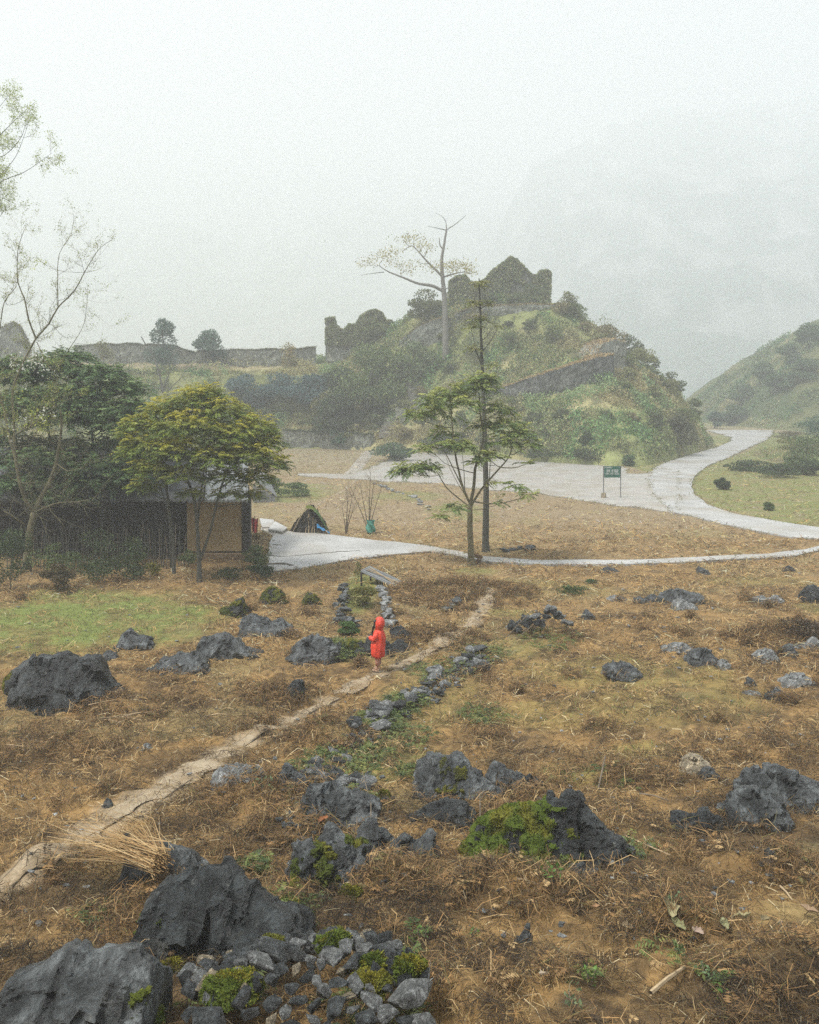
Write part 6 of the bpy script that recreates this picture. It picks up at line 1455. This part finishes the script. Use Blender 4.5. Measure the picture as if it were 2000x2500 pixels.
# big curled dead leaves and seedlings
def curled(px, py, s, c, label, seed):
    p = G(px, py); r = random.Random(seed); n = 9; s_ = s*p.y/F; V = []
    for i in range(n):
        for j in range(n):
            u, v = i/(n-1)-.5, j/(n-1)-.5; w = max(.05, math.cos(u*2.7))*(.8+.2*math.sin(u*19+seed)); V.append((u*s_, v*s_*.7*w, .08*s_+s_*(1.1*v*v*w+.5*u*u)+.05*s_*math.sin(9*u+seed)))
    F_ = [(i*n+j, (i+1)*n+j, (i+1)*n+j+1, i*n+j+1) for i in range(n-1) for j in range(n-1)]
    B = MB(); B.add(V, F_, c); o = B.build('dead_leaf', LITTER); o.location = (p.x, p.y, p.z+.10); o.rotation_euler = (r.uniform(-.5, .5), r.uniform(-.4, .4), r.uniform(0, 6)); return tag(o, label, 'dead leaf')
for k, (px, py, s, c, lab) in enumerate([(1632,2245,62,(.30,.27,.15),'large curled dead leaf, palest of those in the lower right'),(1528,2288,34,(.30,.23,.14),'small tan dead leaf left of the large curled one'),(1705,2302,32,(.33,.25,.20),'pinkish dead leaf below the large curled one'),(1655,2285,40,(.22,.22,.11),'olive dead leaf under the large curled one'),
    (1770,2285,36,(.26,.26,.14),'greenish curled leaf right of the pinkish one'),(1815,2268,44,(.27,.24,.13),'drooping dead leaf in the dark bracken, right of the greenish one'),(1865,2272,36,(.22,.18,.10),'brown curled leaf at the right end of the leaf litter'),(1328,2412,36,(.42,.35,.26),'pale crumpled leaf near the bottom edge'),
    (790,2022,30,(.30,.12,.05),'orange dead leaf on the shoulder of the humped boulder'),(1455,2240,24,(.28,.17,.09),'russet leaf left of the small tan one'),(1975,2250,40,(.27,.19,.12),'brown leaf at the right edge')]):
    curled(px, py, s, c, lab, k+1)
def seedling(px, py, s, label, c=(.10,.19,.05), n=26):
    p = G(px, py); k = p.y/F; root = empty('seedling', p, label, 'plant'); r = np.random.default_rng(int(px)); B = MB(); pos = r.normal(size=(n, 3))*np.array([s*k*.35, s*k*.35, s*k*.25])+np.array([0, 0, s*k*.8]); pos[:, 2] = np.maximum(pos[:, 2], .03)
    leaves(B, pos, s*k*.16, np.array(c)*np.ones((n, 1)), r, .5, .55); B.build('leaves', LEAF, root)
    B = MB()
    for q in pos[::4]: B.tube([(0, 0, 0), tuple(q*.5+np.array([0, 0, .01])), tuple(q)], .004, 4)
    B.build('stem', BARK, root)
for k, (px, py, s, lab) in enumerate([(1023,2310,38,'bright green seedling right of the rubble pile'),(985,2355,30,'pale green seedling nearer the rubble pile'),(1345,2165,44,'silvery green sprout below the moss mound'),(1640,2220,34,'green sprout beside the large curled leaf'),(1440,2410,40,'leafy green sprout near the bottom edge, middle'),
    (1725,2400,34,'small green sprout at the bottom, left of two'),(1760,2440,30,'small green sprout at the bottom, right of two'),(1400,2480,44,'broad green sprout cut by the bottom edge'),(1155,2290,22,'tiny sprout by the narrow tilted slab'),(640,1930,26,'tiny green sprout right of the pale slab')]):
    seedling(px, py, s, lab, (.12,.22,.05) if k % 2 == 0 else (.15,.22,.11))

# ------------------------------------------------------------------ green sign by the road
p = G(1474, 1216); k = p.y/F
root = empty('sign', p, 'green two-post board sign with white lettering at the edge of the parking area', 'sign')
GREEN_P = mat_plain('green_paint', (.020, .105, .075), .5, .15, 3, .05); WHITE_P = mat_plain('white_paint', (.62, .64, .62), .6, .08, 3, 0); STEEL = mat_plain('grey_steel', (.11, .115, .115), .5, .2, 5, .1)
w = 39*k; zt = H-(1138-HY)*k; zb = H-(1166-HY)*k
B = MB(); B.box((.03, -.03, zb), (.03+w, .0, zt)); bo = B.build('board', GREEN_P, root)
B = MB(); B.tube([(0, .03, 0), (0, .03, zt)], .028, 8); B.build('post', STEEL, root); B = MB(); B.tube([(w+.07, .03, -.05), (w+.07, .03, zt)], .028, 8); B.build('post', STEEL, root)
B = MB(); B.box((-.14, -.12, -.05), (.14, .16, .32), taper=.02); B.build('footing', ROCK_TAN, root)
def glyphs(x0, x1, z0, z1, n, gaps=()):
    B = MB(); r = random.Random(int(n)); cw = (x1-x0)/n
    for i in range(n):
        if i in gaps: continue
        a = x0+i*cw; b = a+cw*.78; s_ = cw*.2
        B.box((a, -.036, z0), (a+s_, -.031, z1))
        if r.random() < .75: B.box((b-s_, -.036, z0), (b, -.031, z1))
        for z in [z1-s_] + ([z0] if r.random() < .6 else []) + ([(z0+z1)/2-s_/2] if r.random() < .5 else []): B.box((a+s_*1.02, -.0355, z), (b-s_*1.02, -.031, z+s_))
    return B.build('lettering', WHITE_P, bo)
h = zt-zb
glyphs(.06, .06+w*.46, zt-h*.17, zt-h*.08, 9); glyphs(.03+w*.15, .03+w*.93, zt-h*.55, zt-h*.30, 10, (3,)); glyphs(.03+w*.08, .03+w*.95, zt-h*.72, zt-h*.62, 18, (5, 11))

# ------------------------------------------------------------------ child in a red raincoat
cp = G(925, 1641); cp.z = float(field_z(cp.x, cp.y))+.055
SKIN = mat_plain('skin', (.42, .24, .16), .6, .08, 8, 0); RED = mat_plain('red_raincoat', (.70, .055, .025), .34, .38, 7, 1.0, .03); HAIR = mat_plain('black_hair', (.012, .010, .010), .5, .2, 30, .3)
TROUS = mat_plain('patterned_trousers', (.42, .20, .14), .9, .5, 22, .2); SHOE = mat_plain('beige_sandal', (.45, .30, .20), .7, .2, 10, .2)
yaw = math.radians(62)      # local +y is the way the child faces: turned left, slightly away
croot = empty('person', cp, 'child seen from behind in a long red hooded raincoat, standing on the dirt path', 'person'); croot.rotation_euler = (0, 0, yaw)
def skinned(name, verts, edges, rad, mat, parent, sub=2, root_i=0):
    me = bpy.data.meshes.new(name); me.from_pydata(verts, edges, []); o = bpy.data.objects.new(name, me); col.objects.link(o)
    m = o.modifiers.new('s', 'SKIN'); m.use_smooth_shade = True; o.modifiers.new('sub', 'SUBSURF').levels = sub; o.modifiers['sub'].render_levels = sub
    if not me.skin_vertices: 
        pass
    for i, r_ in enumerate(rad): sv = me.skin_vertices[0].data[i]; sv.radius = (r_, r_) if np.isscalar(r_) else r_; sv.use_root = (i == root_i)
    dg = bpy.context.evaluated_depsgraph_get(); dg.update(); ev = bpy.data.meshes.new_from_object(o.evaluated_get(dg)); bpy.data.objects.remove(o)
    q = link(name, ev, mat, parent); ev.materials.clear(); ev.materials.append(mat); return q
LIFT = 0
V = [(0,0,.60),(0,0,.74),(0,0,.88),(0,0,.96),(0,.01,1.0),(0,.015,1.055),(0,.01,1.125),(0,0,1.185)]
E = [(i, i+1) for i in range(7)]; R_ = [.085,.08,.085,.042,.036,.066,.080,.050]
def chain(frm, pts, rad):
    prev = frm; ids = []
    for p_, r_ in zip(pts, rad): V.append(p_); R_.append(r_); E.append((prev, len(V)-1)); prev = len(V)-1; ids.append(prev)
    return ids
chain(0, [(-.062,0,.54),(-.064,.012,.31),(-.062,-.012,.075),(-.064,.035,.03),(-.070,.105,.022)], [.060,.042,.027,.026,.020])
chain(0, [(.062,0,.54),(.066,.03,.31),(.064,.040,.075),(.066,.09,.03),(.074,.16,.022)], [.060,.042,.027,.026,.020])
for sx, el, wr, pl in ((-1, (-.165,.03,.75), (-.10,.185,.79), (-.085,.225,.795)), (1, (.168,-.03,.73), (.155,.03,.575), (.150,.045,.535))):
    ids = chain(2, [(sx*.115,0,.915), el, wr, pl], [.040,.030,.020,(.014,.022)])
    d = (Vector(pl)-Vector(wr)).normalized(); sd = d.cross(Vector((0, 0, 1)) if abs(d.z) < .8 else Vector((0, 1, 0))).normalized(); dn = d.cross(sd)
    for k in range(4):
        b = Vector(pl)+sd*(k-1.5)*.011; L = (.030,.036,.034,.026)[k]
        chain(ids[-1], [tuple(b+d*.014), tuple(b+d*(.014+L*.5)+dn*.004), tuple(b+d*(.012+L)+dn*.014)], [.0065,.0058,.0045])
    b = Vector(pl)-sd*.016-d*.008; chain(ids[-1], [tuple(b-sd*.008+dn*.004), tuple(b-sd*.016+d*.016+dn*.010)], [.0065,.005])
body = skinned('body', V, E, R_, SKIN, croot)
def lathe(rings, n=40, fold=.0, seed=0, cut=None, thick=.006):
    B = MB(); Vv = []; m = len(rings)
    for (z, rx, ry, cx, cy) in rings:
        for k in range(n):
            a = 6.2832*k/n; f = 1+fold*(1 if z < .95 else .3)*(math.sin(a*5+z*7+seed)*.5+math.sin(a*9-z*5)*.35+math.sin(a*3+z*16)*.35)*(1.25-z*.5)
            Vv.append((cx+rx*f*math.cos(a), cy+ry*f*math.sin(a), z+(.012*math.sin(a*3) if z < .34 else 0)))
    fq = [(i*n+k, i*n+(k+1) % n, (i+1)*n+(k+1) % n, (i+1)*n+k) for i in range(m-1) for k in range(n)]
    if cut: fq = [q for q in fq if not cut(sum((Vector(Vv[i]) for i in q), Vector())/4)]
    B.add(np.array(Vv), fq); return B
def solid(o, th):
    bm = bmesh.new(); bm.from_mesh(o.data); bmesh.ops.remove_doubles(bm, verts=bm.verts, dist=.0004); bmesh.ops.delete(bm, geom=[v for v in bm.verts if not v.link_faces], context='VERTS')
    bmesh.ops.recalc_face_normals(bm, faces=bm.faces[:]); bmesh.ops.solidify(bm, geom=bm.faces[:], thickness=th); bm.to_mesh(o.data); bm.free(); o.data.polygons.foreach_set('use_smooth', np.ones(len(o.data.polygons), bool)); return o
rings = []
for z, rx, ry in [(.315,.150,.135),(.36,.162,.148),(.42,.172,.155),(.50,.178,.160),(.58,.176,.158),(.66,.168,.150),(.72,.160,.142),(.78,.156,.136),(.84,.156,.130),(.89,.154,.120),(.925,.138,.105),(.955,.108,.09),(.985,.078,.075),(1.0,.070,.070)]:
    rings.append((z, rx, ry, 0, .012 if z < .7 else 0))
B = lathe(rings, 48, .12)
for pts, rad in (([(-.10,0,.925),(-.140,.005,.85),(-.168,.03,.755),(-.145,.11,.765),(-.112,.165,.785)], [.052,.060,.060,.054,.048]), ([(.10,0,.925),(.145,-.01,.85),(.172,-.03,.74),(.170,0,.65),(.158,.025,.60)], [.052,.060,.058,.052,.050])):
    B.tube(pts, rad, 14, cap=False)
coat = B.build('raincoat', RED, croot, smooth=True); solid(coat, -.005)
hr = []
for i in range(13):
    th = math.pi*(i/12); z = 1.115-.128*math.cos(th)+(.0 if i else .0); r0 = .118*math.sin(th)**.8+.004
    if i < 3: r0 = max(r0, .088)
    hr.append((z+(.035*(i/12)**3), r0*1.0, r0*1.06, 0, -.012-.02*(i/12)**2))
hood = lathe(hr, 40, .035, 2, cut=lambda c: c.y > .015 and 1.02 < c.z < 1.215).build('hood', RED, croot, smooth=True); solid(hood, -.006)
B = MB()   # hair: fringe, sides and a loose lock falling forward
for i in range(70):
    a = random.uniform(-1.5, 1.5); x = .088*math.sin(a); y = .040+.072*math.cos(a)
    B.tube([(x*.6, y*.5, 1.205), (x, y+.006, 1.165), (x*1.08, y+.012, random.uniform(1.09, 1.13) if abs(a) < .7 else random.uniform(1.0, 1.05))], [.012, .012, .004], 5)
for sx in (-1, 1):
    for i in range(26): B.tube([(sx*.072, .07, 1.12), (sx*random.uniform(.07, .10), .09+random.uniform(0, .03), 1.02), (sx*random.uniform(.06, .11), .115+random.uniform(0, .03), random.uniform(.84, .92))], [.012, .011, .004], 5)
B.build('hair', HAIR, croot)
B = MB(); B.tube([(0,.088,1.135),(0,.104,1.112),(0,.094,1.102)], [.006,.011,.007], 6); B.build('nose', SKIN, croot, smooth=True)
for sx in (-1, 1): B = MB(); B.tube([(sx*.030-.012,.088,1.128),(sx*.030,.093,1.131),(sx*.030+.012,.088,1.128)], [.002,.005,.002], 6); B.build('eye', HAIR, croot)
B = MB(); B.tube([(-.018,.088,1.078),(0,.094,1.077),(.018,.088,1.078)], [.002,.005,.002], 6); B.build('mouth', mat_plain('lip', (.35,.12,.10), .6, .1, 5, 0), croot)
for sx, y0 in ((-1, -.005), (1, .035)):
    B = MB(); B.tube([(sx*.064, 0, .42), (sx*.066, (y0+.0)*.6, .31), (sx*.065, y0, .20), (sx*.064, y0-.004, .125)], [.070,.060,.053,.050], 14, cap=False); o = B.build('trouser_leg', TROUS, croot, smooth=True); solid(o, -.004)
    B = MB(); n = 16; pts = []
    for k in range(n): a = 6.2832*k/n; pts.append((sx*.068+.036*math.cos(a), y0+.058+.098*math.sin(a)))
    Vv = [(x, y, -.012) for x, y in pts]+[(x, y, .010) for x, y in pts]; B.add(np.array(Vv), [(k, (k+1) % n, n+(k+1) % n, n+k) for k in range(n)]); B.f3.append(np.array([(B.n-n, B.n-n+k, B.n-n+k+1) for k in range(1, n-1)]+[(B.n-2*n, B.n-2*n+k+1, B.n-2*n+k) for k in range(1, n-1)]))
    B.tube([(sx*.068-.036, y0+.07, .01), (sx*.068-.02, y0+.078, .052), (sx*.068+.02, y0+.078, .052), (sx*.068+.036, y0+.07, .01)], [.012,.014,.014,.012], 8)
    B.tube([(sx*.068-.030, y0-.01, .01), (sx*.068, y0-.045, .05), (sx*.068+.030, y0-.01, .01)], [.008,.008,.008], 6)
    B.build('sandal', SHOE, croot)
